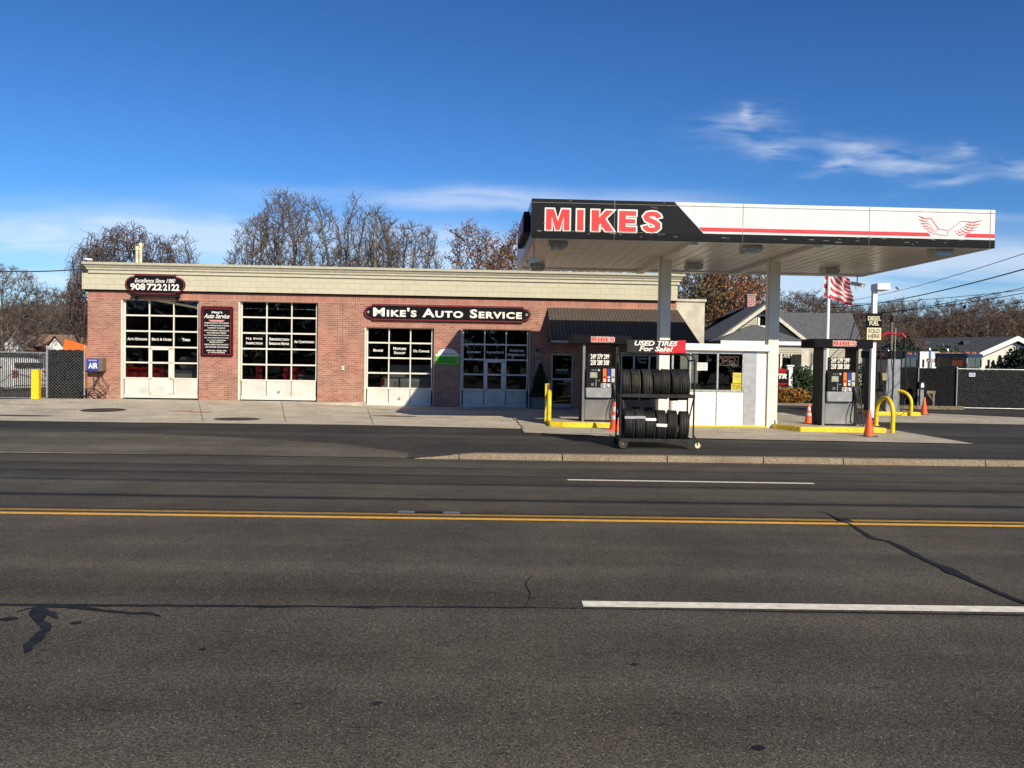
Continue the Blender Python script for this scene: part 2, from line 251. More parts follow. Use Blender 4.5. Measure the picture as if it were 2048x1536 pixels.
# ---------------------------------------------------------------- mesh helpers
class MB:
    def __init__(s): s.v = []; s.f = []; s.m = []
    def add(s, vs_, fs, m=0):
        o = len(s.v); s.v += [tuple(q) for q in vs_]; s.f += [tuple(i + o for i in f) for f in fs]; s.m += [m] * len(fs); return s
    def box(s, x0, y0, z0, x1, y1, z1, m=0):
        if x0 > x1: x0, x1 = x1, x0
        if y0 > y1: y0, y1 = y1, y0
        if z0 > z1: z0, z1 = z1, z0
        return s.add([(x0, y0, z0), (x1, y0, z0), (x1, y1, z0), (x0, y1, z0), (x0, y0, z1), (x1, y0, z1), (x1, y1, z1), (x0, y1, z1)],
              [(0, 3, 2, 1), (4, 5, 6, 7), (0, 1, 5, 4), (1, 2, 6, 5), (2, 3, 7, 6), (3, 0, 4, 7)], m)
    def poly(s, pts, m=0): return s.add(pts, [tuple(range(len(pts)))], m)
    def prism(s, pts, y0, y1, m=0, ax='y'):         # pts (a,b) outline counter-clockwise seen from the front (-y) ; extruded along ax
        if ax == 'y': f = lambda a, b, c: (a, c, b)
        elif ax == 'z': f = lambda a, b, c: (a, b, c)
        else: f = lambda a, b, c: (c, a, b)
        n = len(pts); vs_ = [f(a, b, y0) for a, b in pts] + [f(a, b, y1) for a, b in pts]
        fs = [tuple(range(n)), tuple(range(2 * n - 1, n - 1, -1))] + [(i, i + n, (i + 1) % n + n, (i + 1) % n) for i in range(n)]
        return s.add(vs_, fs, m)
    def tube(s, pts, r, n=8, m=0, cap=True, closed=False):
        pts = [Vector(p) for p in pts]; k = len(pts); rr = r if isinstance(r, (list, tuple)) else [r] * k
        vs_ = []; up = None
        for i, p in enumerate(pts):
            if closed: d = pts[(i + 1) % k] - pts[i - 1]
            else: d = pts[min(i + 1, k - 1)] - pts[max(i - 1, 0)]
            d = d.normalized() if d.length > 1e-9 else Vector((0, 0, 1))
            if up is None: up = Vector((0, 0, 1)) if abs(d.z) < .9 else Vector((0, 1, 0))
            a = d.cross(up)
            if a.length < 1e-4: a = d.cross(Vector((1, 0, 0)))
            a.normalize(); b = a.cross(d).normalized(); up = b
            for j in range(n):
                t = 2 * math.pi * j / n; vs_.append(p + (a * math.cos(t) + b * math.sin(t)) * rr[i])
        fs = []
        for i in range(k if closed else k - 1):
            i2 = (i + 1) % k
            for j in range(n): fs.append((i * n + j, i * n + (j + 1) % n, i2 * n + (j + 1) % n, i2 * n + j))
        if cap and not closed: fs.append(tuple(range(n - 1, -1, -1))); fs.append(tuple(range((k - 1) * n, k * n)))
        return s.add(vs_, fs, m)
    def lathe(s, prof, c=(0, 0, 0), n=24, ax='z', m=0):   # prof: (radius, height) list
        vs_ = []
        for r, h in prof:
            for j in range(n):
                t = 2 * math.pi * j / n; a, b = r * math.cos(t), r * math.sin(t)
                vs_.append((c[0] + a, c[1] + b, c[2] + h) if ax == 'z' else ((c[0] + h, c[1] + a, c[2] + b) if ax == 'x' else (c[0] + a, c[1] + h, c[2] + b)))
        fs = [(i * n + j, i * n + (j + 1) % n, (i + 1) * n + (j + 1) % n, (i + 1) * n + j) for i in range(len(prof) - 1) for j in range(n)]
        if prof[0][0] > 1e-4: fs.append(tuple(range(n - 1, -1, -1)))
        if prof[-1][0] > 1e-4: fs.append(tuple(range((len(prof) - 1) * n, len(prof) * n)))
        return s.add(vs_, fs, m)
    def text(s, body, x0, x1, z0, z1, y, depth=.004, m=0, bold=.0, shear=0.0, caps=False, space=1.0, xf=None, res=3, keep=False, grow=0.0):
        cu = bpy.data.curves.new('t', 'FONT'); cu.body = body; cu.offset = bold; cu.shear = shear; cu.resolution_u = res; cu.space_character = space
        if caps:
            cu.small_caps_scale = .74
            for i, ch in enumerate(body):
                if ch.islower(): cu.body_format[i].use_small_caps = True
        ob = bpy.data.objects.new('t', cu); COL.objects.link(ob); bpy.context.view_layer.update()
        me = bpy.data.meshes.new_from_object(ob.evaluated_get(bpy.context.evaluated_depsgraph_get()))
        vv = [v.co.copy() for v in me.vertices]; ff = [tuple(p.vertices) for p in me.polygons]
        bpy.data.objects.remove(ob); bpy.data.curves.remove(cu); bpy.data.meshes.remove(me)
        if not vv: return s
        ax = min(v.x for v in vv) + bold - grow; bx = max(v.x for v in vv) - bold + grow; az = min(v.y for v in vv) + bold - grow; bz = max(v.y for v in vv) - bold + grow
        sx_ = (x1 - x0) / (bx - ax); sz = (z1 - z0) / (bz - az)
        if keep: sx_ = min(sx_, sz * 1.15); xm = (x0 + x1) / 2; hw = (bx - ax) * sx_ / 2; x0 = xm - hw
        pts = [(x0 + (v.x - ax) * sx_, y, z0 + (v.y - az) * sz) for v in vv]
        fw = [(p[0], p[1] - depth, p[2]) for p in pts]; n = len(pts)
        from collections import Counter
        ec = Counter(); 
        for f in ff:
            for i in range(len(f)): ec[(f[i], f[(i + 1) % len(f)])] += 1
        side = [(a, b, b + n, a + n) for (a, b) in ec if (b, a) not in ec] if depth > .0061 else []
        fs = [f for f in ff]
        allp = fw + (pts if side else [])
        if xf: allp = [xf(p) for p in allp]
        return s.add(allp, fs + [(b, a, c, d) for a, b, d, c in [(q[0], q[1], q[2], q[3]) for q in side]], m)
    def build(s, name, mats, parent=None, smooth=0, bev=0.0, loc=None, kind=None):
        me = bpy.data.meshes.new(name); me.from_pydata(s.v, [], s.f)
        mats = mats if isinstance(mats, (list, tuple)) else [mats]
        for q in mats: me.materials.append(M[q] if isinstance(q, str) else q)
        me.polygons.foreach_set('material_index', s.m)
        if bev:
            b = bmesh.new(); b.from_mesh(me); bmesh.ops.bevel(b, geom=[e for e in b.edges if len(e.link_faces) == 2 and e.calc_face_angle(0) > .6], offset=bev, segments=2, affect='EDGES', clamp_overlap=True); b.to_mesh(me); b.free()
        if smooth:
            me.polygons.foreach_set('use_smooth', [True] * len(me.polygons)); me.set_sharp_from_angle(angle=R(smooth))
        me.update(); o = bpy.data.objects.new(name, me); COL.objects.link(o)
        if parent: o.parent = parent
        if loc: o.location = loc
        if kind: o['kind'] = kind
        return o
def tag(o, label, cat, group=None, kind=None):
    o['label'] = label; o['category'] = cat
    if group: o['group'] = group
    if kind: o['kind'] = kind
    return o
def thing(name, label, cat, loc=(0, 0, 0), rz=0.0, group=None):
    o = bpy.data.objects.new(name, None); COL.objects.link(o); o.empty_display_size = .2
    o.location = loc; o.rotation_euler = (0, 0, rz); return tag(o, label, cat, group)
def kids(o): return [c for c in bpy.data.objects if c.parent == o]
def copy_tree(o, parent=None, table=None):
    if table is None:
        table = {}
        for c in bpy.data.objects:
            if c.parent: table.setdefault(c.parent, []).append(c)
    c = o.copy(); COL.objects.link(c)
    if parent: c.parent = parent
    for ch in table.get(o, []): copy_tree(ch, c, table)
    return c
def chamfer_plaque(x0, x1, z0, z1, r, notch=.35):    # plaque outline with scooped shoulders and round ends
    pts = []
    h = (z1 - z0) / 2; zc = (z0 + z1) / 2; rx = min(h * .95, r)
    for k in range(9):                               # right end, bottom to top
        a = -math.pi / 2 + math.pi * k / 8; q = .78
        pts.append((x1 - rx + rx * math.cos(a), zc + h * q * math.sin(a)))
    top = [(x1 - rx * .95, z1 - h * .12), (x1 - rx * 1.1, z1)]
    bot = [(x1 - rx * 1.1, z0), (x1 - rx * .95, z0 + h * .12)]
    right = bot + pts + top; left = [(x0 + x1 - a, z0 + z1 - b) for a, b in right]
    return right + left
# heavy block capitals as outlines in a unit box, grown by g metres for the white edging
HV = {'M': [(0, 0), (0, 1), (.33, 1), (.5, .42), (.67, 1), (1, 1), (1, 0), (.76, 0), (.76, .66), (.585, 0), (.415, 0), (.24, .66), (.24, 0)], 'I': [(0, 0), (0, 1), (1, 1), (1, 0)],
      'K': [(0, 0), (0, 1), (.33, 1), (.33, .64), (.62, 1), (.98, 1), (.61, .60), (1, 0), (.62, 0), (.40, .37), (.33, .28), (.33, 0)],
      'E': [(0, 0), (0, 1), (1, 1), (1, .78), (.40, .78), (.40, .61), (.95, .61), (.95, .41), (.40, .41), (.40, .23), (1, .23), (1, 0)]}
def grow_poly(p, g):
    n = len(p); o = []
    for i in range(n):
        a, b, c = Vector(p[i - 1]), Vector(p[i]), Vector(p[(i + 1) % n]); d1 = (b - a).normalized(); d2 = (c - b).normalized(); n1 = Vector((-d1.y, d1.x)); n2 = Vector((-d2.y, d2.x)); m = (n1 + n2)
        if m.length < 1e-3: m = n1
        m.normalize(); k = min(2.2, 1 / max(.2, m.dot(n1))); o.append(tuple(b + m * g * k))
    return o
def heavy_word(mb, word, slots, z0, z1, y0, y1, g=0.0, m=0):
    for ch, (a, b) in zip(word, slots):
        w_, h = b - a, z1 - z0
        if ch == 'S':
            c = [(.87, .70), (.83, .80), (.70, .875), (.48, .89), (.27, .85), (.165, .74), (.23, .625), (.45, .55), (.68, .475), (.835, .37), (.835, .245), (.72, .14), (.5, .11), (.29, .13), (.17, .21), (.13, .31)]
            c = [(a + x * w_, z0 + z * h) for x, z in c]
            if g: d0 = (Vector(c[0]) - Vector(c[1])).normalized() * g; d9 = (Vector(c[-1]) - Vector(c[-2])).normalized() * g; c[0] = tuple(Vector(c[0]) + d0); c[-1] = tuple(Vector(c[-1]) + d9)
            L1, L2 = [], []; n = len(c)
            for i, q in enumerate(c):
                d = (Vector(c[min(i + 1, n - 1)]) - Vector(c[max(i - 1, 0)])).normalized(); nn = Vector((-d.y * 1.25, d.x)); t = .112 * h + g; L1.append(tuple(Vector(q) + nn * t)); L2.append(tuple(Vector(q) - nn * t))
            for i in range(n - 1): mb.prism([L1[i], L1[i + 1], L2[i + 1], L2[i]], y0 - .0001 * (i % 2), y1, m)
        else:
            mb.prism(grow_poly([(a + x * w_, z0 + z * h) for x, z in HV[ch]], g), y0, y1, m)
    return mb
# ---------------------------------------------------------------- ground, road, lot
def sheet(name, pts, dz, m, step=1.0, follow=True, kind='structure'):
    b = bmesh.new(); vs_ = [b.verts.new((p[0], p[1], 0)) for p in pts]; b.faces.new(vs_)
    xs = [p[0] for p in pts]; ys = [p[1] for p in pts]
    if follow:
        x = math.ceil(min(xs) / step) * step
        while x < max(xs):
            bmesh.ops.bisect_plane(b, geom=b.verts[:] + b.edges[:] + b.faces[:], plane_co=(x, 0, 0), plane_no=(1, 0, 0)); x += step
        y = math.ceil(min(ys) / step) * step
        while y < max(ys):
            bmesh.ops.bisect_plane(b, geom=b.verts[:] + b.edges[:] + b.faces[:], plane_co=(0, y, 0), plane_no=(0, 1, 0)); y += step
    bmesh.ops.triangulate(b, faces=b.faces[:])
    for v in b.verts: v.co.z = (gz(v.co.x, v.co.y + 1e-4) if follow else 0) + dz
    bmesh.ops.recalc_face_normals(b, faces=b.faces[:])
    if sum(f.normal.z for f in b.faces) < 0: bmesh.ops.reverse_faces(b, faces=b.faces[:])
    me = bpy.data.meshes.new(name); b.to_mesh(me); b.free(); me.materials.append(M[m]); o = bpy.data.objects.new(name, me); COL.objects.link(o); o['kind'] = kind; return o
g = MB()
for x0, x1, y0, y1, z in ((-900, 900, -600, 15.6, -.08), (-900, 900, 15.6, 1500, -.0)): g.poly([(x0, y0, z), (x1, y0, z), (x1, y1, z), (x0, y1, z)])
g.poly([(-900, 15.6, -.08), (900, 15.6, -.08), (900, 15.6, 0), (-900, 15.6, 0)]); g.build('ground', 'dry_ground', kind='structure')
sheet('road', [(-120, -3), (120, -3), (120, yk(120) - 2.9), (40, yk(40)), (-60, yk(-60)), (-120, yk(-120) + 1)], 0, 'road_asphalt', follow=False)
b0 = -3.2
sheet('parking_lot', [(-60, yk(-60) + .02), (-20, yk(-20) + .02), (0, yk(0) + .02), (40, yk(40) + .02), (60, 60), (-60, 60)], .0, 'lot_asphalt', 1.0)
# weathered driveway strip between the road and the concrete apron
dv = [(-30, yk(-30) + .10), (-10, yk(-10) + .10), (-1.75, yk(-1.7) + .05), (-1.5, yk(-1.5) + .35), (-3.6, 17.2), (-5.5, 17.7), (-8, 18.3), (-12, 18.5), (-20, 18.3), (-30, 19.0)]
sheet('driveway', dv, .006, 'old_asphalt', .5)
ap = [G(-200, 839), G(300, 846), G(700, 850), G(1040, 858)]
ap = [(p.x, p.y) for p in ap] + [(.6, 26.0), (1.0, 28.5), (9.7, 28.4), (9.7, 30.3), (-5.2, 29.9), (-14.5, 29.5), (-17.5, 28.3), (-24, 28.1)]
sheet('apron', ap, .010, 'concrete', 1.0)
pad = [G(1046, 866), G(1200, 873), G(1400, 878), G(1700, 884), G(1949, 889), G(1792, 862)]
pad = [(p.x, p.y) for p in pad] + [(9.9, 24.5), (9.7, 28.5), (1.0, 28.55), (.6, 26.0), (.24, 22.8)]
sheet('fuel_pad', pad, .016, 'pad_concrete', 1.0)
pad2 = [G(1745, 845), G(2048, 850), G(2300, 854), G(2300, 843), G(2048, 836), G(1760, 823)]
sheet('diesel_pad', [(p.x, p.y) for p in pad2], .014, 'pad_concrete', 1.0)
# curb: ramps up from flush at its left end
def yc(x): return yk(x) - .02
cb = MB(); xs = [-2.3, -1.9, -1.2, -.4, .4]; joints = [(-1.75, -.95), (-.93, .93), (.95, 2.85), (2.87, 4.62), (4.64, 6.1), (6.12, 8.75), (8.77, 12), (12.02, 15), (15.02, 22), (22.02, 40)]
def ch(x): return .006 + .10 * cl01((x + 1.75) / 1.1)
for a, b_ in joints:
    k = max(2, int((b_ - a) / .3)); prev = None
    for i in range(k + 1):
        x = lerp(a, b_, i / k); h = ch(x); y = yc(x); ring = [(x, y, -.02), (x, y + .012, h - .02), (x, y + .03, h), (x, y + .2, h + .002), (x, y + .2, -.02)]
        if prev: cb.add(prev + ring, [(0, 5, 6, 1), (1, 6, 7, 2), (2, 7, 8, 3), (3, 8, 9, 4)])
        else: cb.poly(ring[::-1])
        prev = ring
    cb.poly(prev)
cb.build('curb', 'curb_stone', smooth=40, kind='structure')
def strip(name, pts, wd, m, dz=.005, follow=False):
    s = MB(); n = len(pts); a = []
    for i, p in enumerate(pts):
        p = Vector((p[0], p[1])); q = Vector(pts[min(i + 1, n - 1)][:2]) - Vector(pts[max(i - 1, 0)][:2]); q.normalize(); nn = Vector((-q.y, q.x))
        wv = wd[i] if isinstance(wd, list) else wd
        for sg in (1, -1):
            c = p + nn * sg * wv / 2; a.append((c.x, c.y, (gz(c.x, c.y) if follow else 0) + dz))
    s.add(a, [(2 * i, 2 * i + 1, 2 * i + 3, 2 * i + 2) for i in range(n - 1)]); return s.build(name, m, kind='structure')
def wob(pts, amp, sub=6, seed=1):
    rnd = random.Random(seed); o = []
    for i in range(len(pts) - 1):
        for k in range(sub):
            t = k / sub; p = Vector(pts[i][:2]).lerp(Vector(pts[i + 1][:2]), t); o.append((p.x + rnd.uniform(-amp, amp), p.y + rnd.uniform(-amp, amp)))
    o.append(tuple(pts[-1][:2])); return o
def GR(px, py):
    d = ray(px, py); t = -H / d.z; return (d.x * t, d.y * t)
def ext(a, b, t0, t1): return [(lerp(a[0], b[0], t0), lerp(a[1], b[1], t0)), (lerp(a[0], b[0], t1), lerp(a[1], b[1], t1))]
def seal(name, pts, wd, dz=.0065, seed=1, m='sealant'):
    rnd = random.Random(seed); P2 = [Vector(p[:2]) for p in pts]; n = len(P2); o = []; ww = []
    wd = wd if isinstance(wd, list) else [wd] * n
    for i in range(n - 1):
        p0, p1, p2, p3 = P2[max(i - 1, 0)], P2[i], P2[i + 1], P2[min(i + 2, n - 1)]; k = max(4, int((p2 - p1).length / .05))
        for j in range(k):
            t = j / k; q = .5 * ((2 * p1) + (p2 - p0) * t + (2 * p0 - 5 * p1 + 4 * p2 - p3) * t * t + (3 * p1 - p0 - 3 * p2 + p3) * t ** 3); o.append(q); ww.append(lerp(wd[i], wd[i + 1], t))
    o.append(P2[-1]); ww.append(wd[-1]); n = len(o); a = []; jl = [0, 0]
    for i in range(n):
        q = o[min(i + 1, n - 1)] - o[max(i - 1, 0)]; q.normalize(); nn = Vector((-q.y, q.x)); e = min(1, (min(i, n - 1 - i) + .3) / 2.5)
        for s_, sg in enumerate((1, -1)):
            jl[s_] = jl[s_] * .5 + rnd.gauss(0, .16); c = o[i] + nn * sg * ww[i] / 2 * e * (1 + jl[s_]); a.append((c.x, c.y, dz))
    return MB().add(a, [(2 * i, 2 * i + 1, 2 * i + 3, 2 * i + 2) for i in range(n - 1)]).build(name, m, kind='structure')
a, b_ = GR(0, 1018), GR(2048, 1046); xg = GR(1680, 1042)[0]
t_g = (xg - a[0]) / (b_[0] - a[0])
strip('centre_line_far', ext(a, b_, -3, t_g - .004), .12, 'yellow_line'); strip('centre_line_far_end', ext(a, b_, t_g + .012, 4), .12, 'yellow_line')
a, b_ = GR(0, 1026), GR(2048, 1053); strip('centre_line_near', ext(a, b_, -3, 4), .12, 'yellow_line')
strip('lane_line_far', [GR(1135, 960), GR(1628, 967.5)], .11, 'white_line'); strip('lane_line_near', ext(GR(1165, 1208.5), GR(2048, 1220), 0, 1.05), .15, 'white_line')
strip('lane_line_far_second', ext(GR(1135, 960), GR(1628, 967.5), -3.5, -2.4), .11, 'white_line')
strip('gutter_line', wob(ext(GR(-200, 903), GR(850, 914), -.5, 1), .015, 20), .10, 'faded_line', .010)
strip('seam_long', wob([GR(-300, 1207), GR(0, 1210), GR(500, 1213), GR(1060, 1215.5)], .010, 12), [.07] * 12 + [.05] * 12 + [.03] * 13, 'sealant'); strip('seam_under_line', wob([GR(1060, 1216), GR(1400, 1221), GR(2100, 1232)], .006, 10), [.012] * 12 + [.03] * 9, 'sealant')
seal('crack_branch', [GR(30, 1226), GR(60, 1218), GR(95, 1214), GR(150, 1215), GR(200, 1221), GR(250, 1227), GR(300, 1228), GR(322, 1234)], [.01, .025, .06, .07, .055, .05, .05, .04], .0062, 2); seal('crack_hair', [GR(470, 1213), GR(540, 1216), GR(640, 1214), GR(760, 1218)], .012, .0058, 5); seal('crack_hair', [GR(1050, 1215), GR(1060, 1190), GR(1052, 1168), GR(1066, 1150)], .008, .0058, 6)
seal('crack_patch', [GR(82, 1214), GR(76, 1228), GR(78, 1242), GR(90, 1252), GR(86, 1266), GR(72, 1280), GR(58, 1294), GR(49, 1308)], [.12, .10, .07, .075, .08, .075, .075, .06], .0068, 3)
seal('crack_stub', [GR(92, 1224), GR(104, 1231), GR(117, 1239)], [.09, .05, .02], .0072, 4)
seal('crack_diagonal', [GR(1630, 1022), GR(1655, 1028), GR(1678, 1040), GR(1705, 1052), GR(1745, 1077), GR(1775, 1083), GR(1812, 1100), GR(1850, 1120), GR(1905, 1144), GR(1960, 1170), GR(2048, 1207), GR(2150, 1240)], [.015, .02, .04, .03, .07, .045, .08, .06, .11, .06, .06, .05], .0078, 8); seal('crack_branch', [GR(1885, 1136), GR(1900, 1148), GR(1925, 1152)], [.02, .05, .02], .0081, 9)
for i, (px, py, r) in enumerate(((18, 1239, .045), (152, 1247, .03), (755, 1408, .022), (1518, 1498, .025), (405, 1300, .02), (1270, 1330, .02))):
    c = GR(px, py); sheet('tar_spot', [(c[0] + r * math.cos(k * .7) * (1 + .2 * math.sin(k * 3)) * 1.3, c[1] + r * math.sin(k * .7)) for k in range(9)], .006, 'sealant', follow=False)
def gblob(name, px, py, rx, ry, m, dz, n=18, j=.15):
    c = G(px, py); sheet(name, [(c.x + rx * math.cos(2 * math.pi * k / n) * (1 + random.uniform(-j, j)), c.y + ry * math.sin(2 * math.pi * k / n) * (1 + random.uniform(-j, j))) for k in range(n)], dz, m, 1.0)
gblob('manhole_cover', 207, 821, .62, .62, 'iron', .018, 24, .0); gblob('manhole_cover', 474, 839, .60, .55, 'iron', .018, 24, .0); gblob('oil_stain', 38, 832, .9, .25, 'oil_stain', .016); gblob('oil_stain', 790, 833, .7, .2, 'oil_stain', .016)
gblob('paint_mark', 362, 823, .35, .1, 'red_mark', .018); gblob('paint_mark', 402, 825, .38, .12, 'red_mark', .018); gblob('tar_spot', 178, 860, .12, .12, 'oil_stain', .012)
gblob('damp_patch', 1880, 832, .9, .25, 'oil_stain', .008)
for px, y1_, y0_ in ((560, 797, 845), (1180, 866, 846), (395, 797, 843), (735, 818, 850)):
    p, q = G(px, y1_), G(px + 12, y0_); strip('expansion_joint', [(lerp(p.x, q.x, k / 12), lerp(p.y, q.y, k / 12)) for k in range(13)], .016, 'joint', .020, True)
strip('apron_crack', wob([G(1020, 832), G(1032, 842), G(1045, 856), G(1048, 866)], .03, 5), .03, 'joint', .024, True)
# road reflector plate in the centre line
c = GR(858, 1026); s = MB(); s.box(-.16, -.05, 0, .16, .05, .012, 0); s.box(-.36, -.045, 0, -.17, .045, .006, 1); s.box(.17, -.045, 0, .36, .045, .006, 1)
tag(s.build('road_reflector', ['iron', 'galvanised'], loc=(c[0], c[1], .006)), 'small metal road reflector set between the double yellow lines', 'road reflector')
# curved low step beside the second garage door
s = MB(); s.prism([(0, 0), (1.75, 0), (1.72, .17), (.05, .12)], 0, -.75); st = s.build('step', 'concrete', bev=.02)
st.location = (P(632, 815, 29.6).x, 29.62, .14); st.rotation_euler = (0, 0, TH); tag(st, 'low concrete step at the foot of the brick wall between the garage doors', 'step')
# ---------------------------------------------------------------- service building
BO = (0.0, 30.0)
def FB(px, py, d=0.0):                  # along-wall coordinate and height on the facade (d metres in front of it)
    return PL(px, py, (BO[0] + d * math.sin(TH), BO[1] - d * math.cos(TH)))
bld = thing('service_building', 'long low brick auto repair shop with cream block parapet and four glazed garage doors', 'building', (0, 30, 0), TH)
uL, uR = FB(175, 700)[0], FB(1351, 700)[0]
cols = {}
D = [dict(l=FB(241, 700)[0], r=FB(397.5, 700)[0], z0=.33, z1=3.72), dict(l=FB(476, 700)[0], r=FB(635.5, 700)[0], z0=.32, z1=3.73), dict(l=FB(729, 700)[0], r=FB(868, 700)[0], z0=.15, z1=2.90), dict(l=FB(921.5, 700)[0], r=FB(1060, 700)[0], z0=.15, z1=2.90)]
od = dict(l=FB(1102, 760)[0], r=FB(1147, 760)[0], z0=.17, z1=2.09); ow = dict(l=FB(1238, 730)[0], r=FB(1350, 730)[0] - .35, z0=.9, z1=2.12)
ZB = 3.98
wl = MB(); T = .3
def pier(a, b_, z0, z1, m=0): wl.box(a, 0, z0, b_, T, z1, m)
pier(uL, D[0]['l'], -.2, ZB - .26); pier(D[0]['r'], D[1]['l'], -.2, ZB - .26); pier(D[1]['r'], D[2]['l'], -.2, ZB - .26)
pier(D[2]['r'], D[3]['l'], -.2, 2.9); pier(D[3]['r'], od['l'], -.2, 2.9); pier(od['r'], ow['l'], -.2, 2.9); pier(ow['r'], uR, -.2, 2.9)
pier(od['l'], od['r'], od['z1'], 2.9); pier(ow['l'], ow['r'], ow['z1'], 2.9); pier(ow['l'], ow['r'], -.2, ow['z0'])
pier(D[2]['l'], uR, 2.9, ZB - .26) if False else None
pier(D[2]['l'], D[3]['r'], 3.10, ZB - .26); pier(D[2]['r'], D[3]['l'], 2.9, 3.10); pier(D[3]['r'], uR, 2.9, ZB - .26)
for d in D[2:]: pier(d['l'], d['r'], 2.9, 3.10, 1)
pier(uL, uR, ZB - .26, ZB, 1)
wl.box(uL, T, -.2, uL + .3, 11, ZB); wl.box(uR - .3, T, -.2, uR, 11, ZB); wl.box(uL, 11, -.2, uR, 11.3, ZB)
wl.build('wall', ['brick', 'brick_soldier'], bld)
# drip edge and block parapet and stepped cornice
pl_, pr_ = FB(167, 560)[0], FB(1353.5, 590)[0]
MB().box(pl_ + .03, -.07, ZB, pr_ - .03, .2, ZB + .05).build('flashing', 'sign_black', bld)
p = MB(); p.box(pl_, -.12, ZB + .05, pr_, .2, 4.58); p.box(pl_, .2, ZB + .05, pl_ + .3, 11.2, 4.58); p.box(pr_ - .3, .2, ZB + .05, pr_, 11.2, 4.58); p.build('parapet', 'split_block', bld)
c = MB(); prof = [(0.12, 4.58), (.17, 4.585), (.17, 4.615), (.155, 4.625), (.16, 4.70), (.20, 4.705), (.205, 4.735), (.20, 4.75), (.235, 4.79), (.27, 4.85), (.275, 4.865), (.31, 4.87), (.32, 4.95), (-.2, 4.955), (-.2, 4.58)]
x0, x1 = FB(163, 530, .3)[0], FB(1371, 552, .3)[0]
n = len(prof)
ring = lambda x, yb, k: [(x if True else 0, -a, z) for a, z in prof]
vsl = [(x0 + (.32 - max(a, 0)), -a, z) for a, z in prof]; vsr = [(x1 - (.32 - max(a, 0)), -a, z) for a, z in prof]
c.add(vsl + vsr, [tuple(range(n))[::-1], tuple(range(n, 2 * n))] + [(i, (i + 1) % n, (i + 1) % n + n, i + n) for i in range(n)])
c.box(x0 + .2, .2, 4.60, x0 + .5, 11.2, 4.95); c.box(x1 - .5, .2, 4.60, x1 - .2, 11.2, 4.95); c.build('cornice', 'cornice', bld)
MB().box(uL + .3, .3, 4.1, uR - .3, 11, 4.2).build('roof', 'shingle_grey', bld)
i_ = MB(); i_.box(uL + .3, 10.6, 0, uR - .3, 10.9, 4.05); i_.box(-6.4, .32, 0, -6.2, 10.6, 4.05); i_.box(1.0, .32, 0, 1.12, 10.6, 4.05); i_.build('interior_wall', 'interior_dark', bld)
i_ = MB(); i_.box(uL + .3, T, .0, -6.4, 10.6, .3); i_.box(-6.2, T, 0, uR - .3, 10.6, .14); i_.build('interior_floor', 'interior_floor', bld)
# garage doors: 3 columns, 5 glazed rows (4 on the lower pair) over a solid panel
DT = [['Auto Detailing', 'Belts & Hoses', 'Tires'], ['N.J. State\nInspection', 'Reinspection\nEmissions Repair', 'Air Conditioning'], ['Brakes', 'Mufflers\nExhaust', 'Oil Change'], ['Alignment', 'Shocks-Struts', 'Scheduled\nMaintenance']]
for di, d in enumerate(D):
    l, r, z0, z1 = d['l'], d['r'], d['z0'], d['z1']; W_ = r - l; yd = .17
    rows = 5 if di < 2 else 4; ph = .66 if di < 2 else .62; rh = (z1 - z0 - ph) / rows; cw = (W_ - .16) / 3; xl = l + .08
    MB().box(l, .03, z0 - .05, l + .05, .28, z1).build('door_jamb', 'alu_white', bld); MB().box(r - .03, .10, z0 - .05, r, .28, z1).build('door_jamb', 'alu_white', bld)
    o = MB(); zz0 = z0 + .0
    for k in range(4):
        x = xl + k * cw; 
        if k < 3 or True: o.box(x - .02, yd - .012, z0 + ph, x + .02, yd + .05, z1)
    for k in range(rows + 1):
        z = z0 + ph + k * rh; o.box(xl - .02, yd - .016, z - .026, r - .06, yd + .054, z + .026)
    o.box(xl, yd - .02, z0 - .02, r - .08, yd + .05, z0 + .1)
    gd = o.build('garage_door', 'alu_white', bld)
    pn = MB()
    for k in range(3): pn.box(xl + k * cw + .012, yd, z0 + .1, xl + (k + 1) * cw - .012, yd + .04, z0 + ph - .027)
    pn.build('panel', 'door_panel', gd)
    MB().box(xl, yd + .022, z0 + ph, r - .08, yd + .03, z1).build('pane', 'shop_glass', gd)
    tx = MB(); row = 2 if di < 2 else 1; zc = z1 - rh * (row + .5)
    for k, s in enumerate(DT[di]):
        cx = xl + cw * (k + .5); parts = s.split('\n')
        for q, wd_ in enumerate(parts):
            hw = min(cw * .40, len(wd_) * .028); hh = .045; zq = zc + (0 if len(parts) == 1 else (.075 - .15 * q))
            tx.text(wd_, cx - hw, cx + hw, zq - hh, zq + hh, yd + .016, m=0, bold=.022, caps=True)
    tx.build('window_lettering', 'sign_white', gd)
    if di in (0, 3):                                  # wicket door in the middle column
        a = xl + cw + .02; b_ = xl + 2 * cw - .02; zt = z0 + ph + 2 * rh - .02; q = MB()
        for (xa, xb, za, zb) in ((a, a + .09, z0 + .1, zt), (b_ - .14, b_, z0 + .1, zt), (a, b_, zt - .08, zt + .03), (a, b_, z0 + ph - .05, z0 + ph + .03), (a, b_, z0 + ph + rh - .03, z0 + ph + rh + .03), (a, b_, z0 + .06, z0 + .15)):
            q.box(xa, yd - .04, za, xb, yd - .02, zb)
        wk = q.build('wicket_door', 'alu_white', gd); MB().box(a + .09, yd - .035, z0 + .15, b_ - .14, yd - .022, z0 + ph - .05).build('panel', 'door_panel', gd)
    else:
        MB().lathe([(.05, 0), (.05, .02), (.035, .025), (.035, .01), (0.001, .01)], (l + W_ * .5, yd - .02, z0 + .26), 16, 'y').build('lock_ring', 'galvanised', gd)
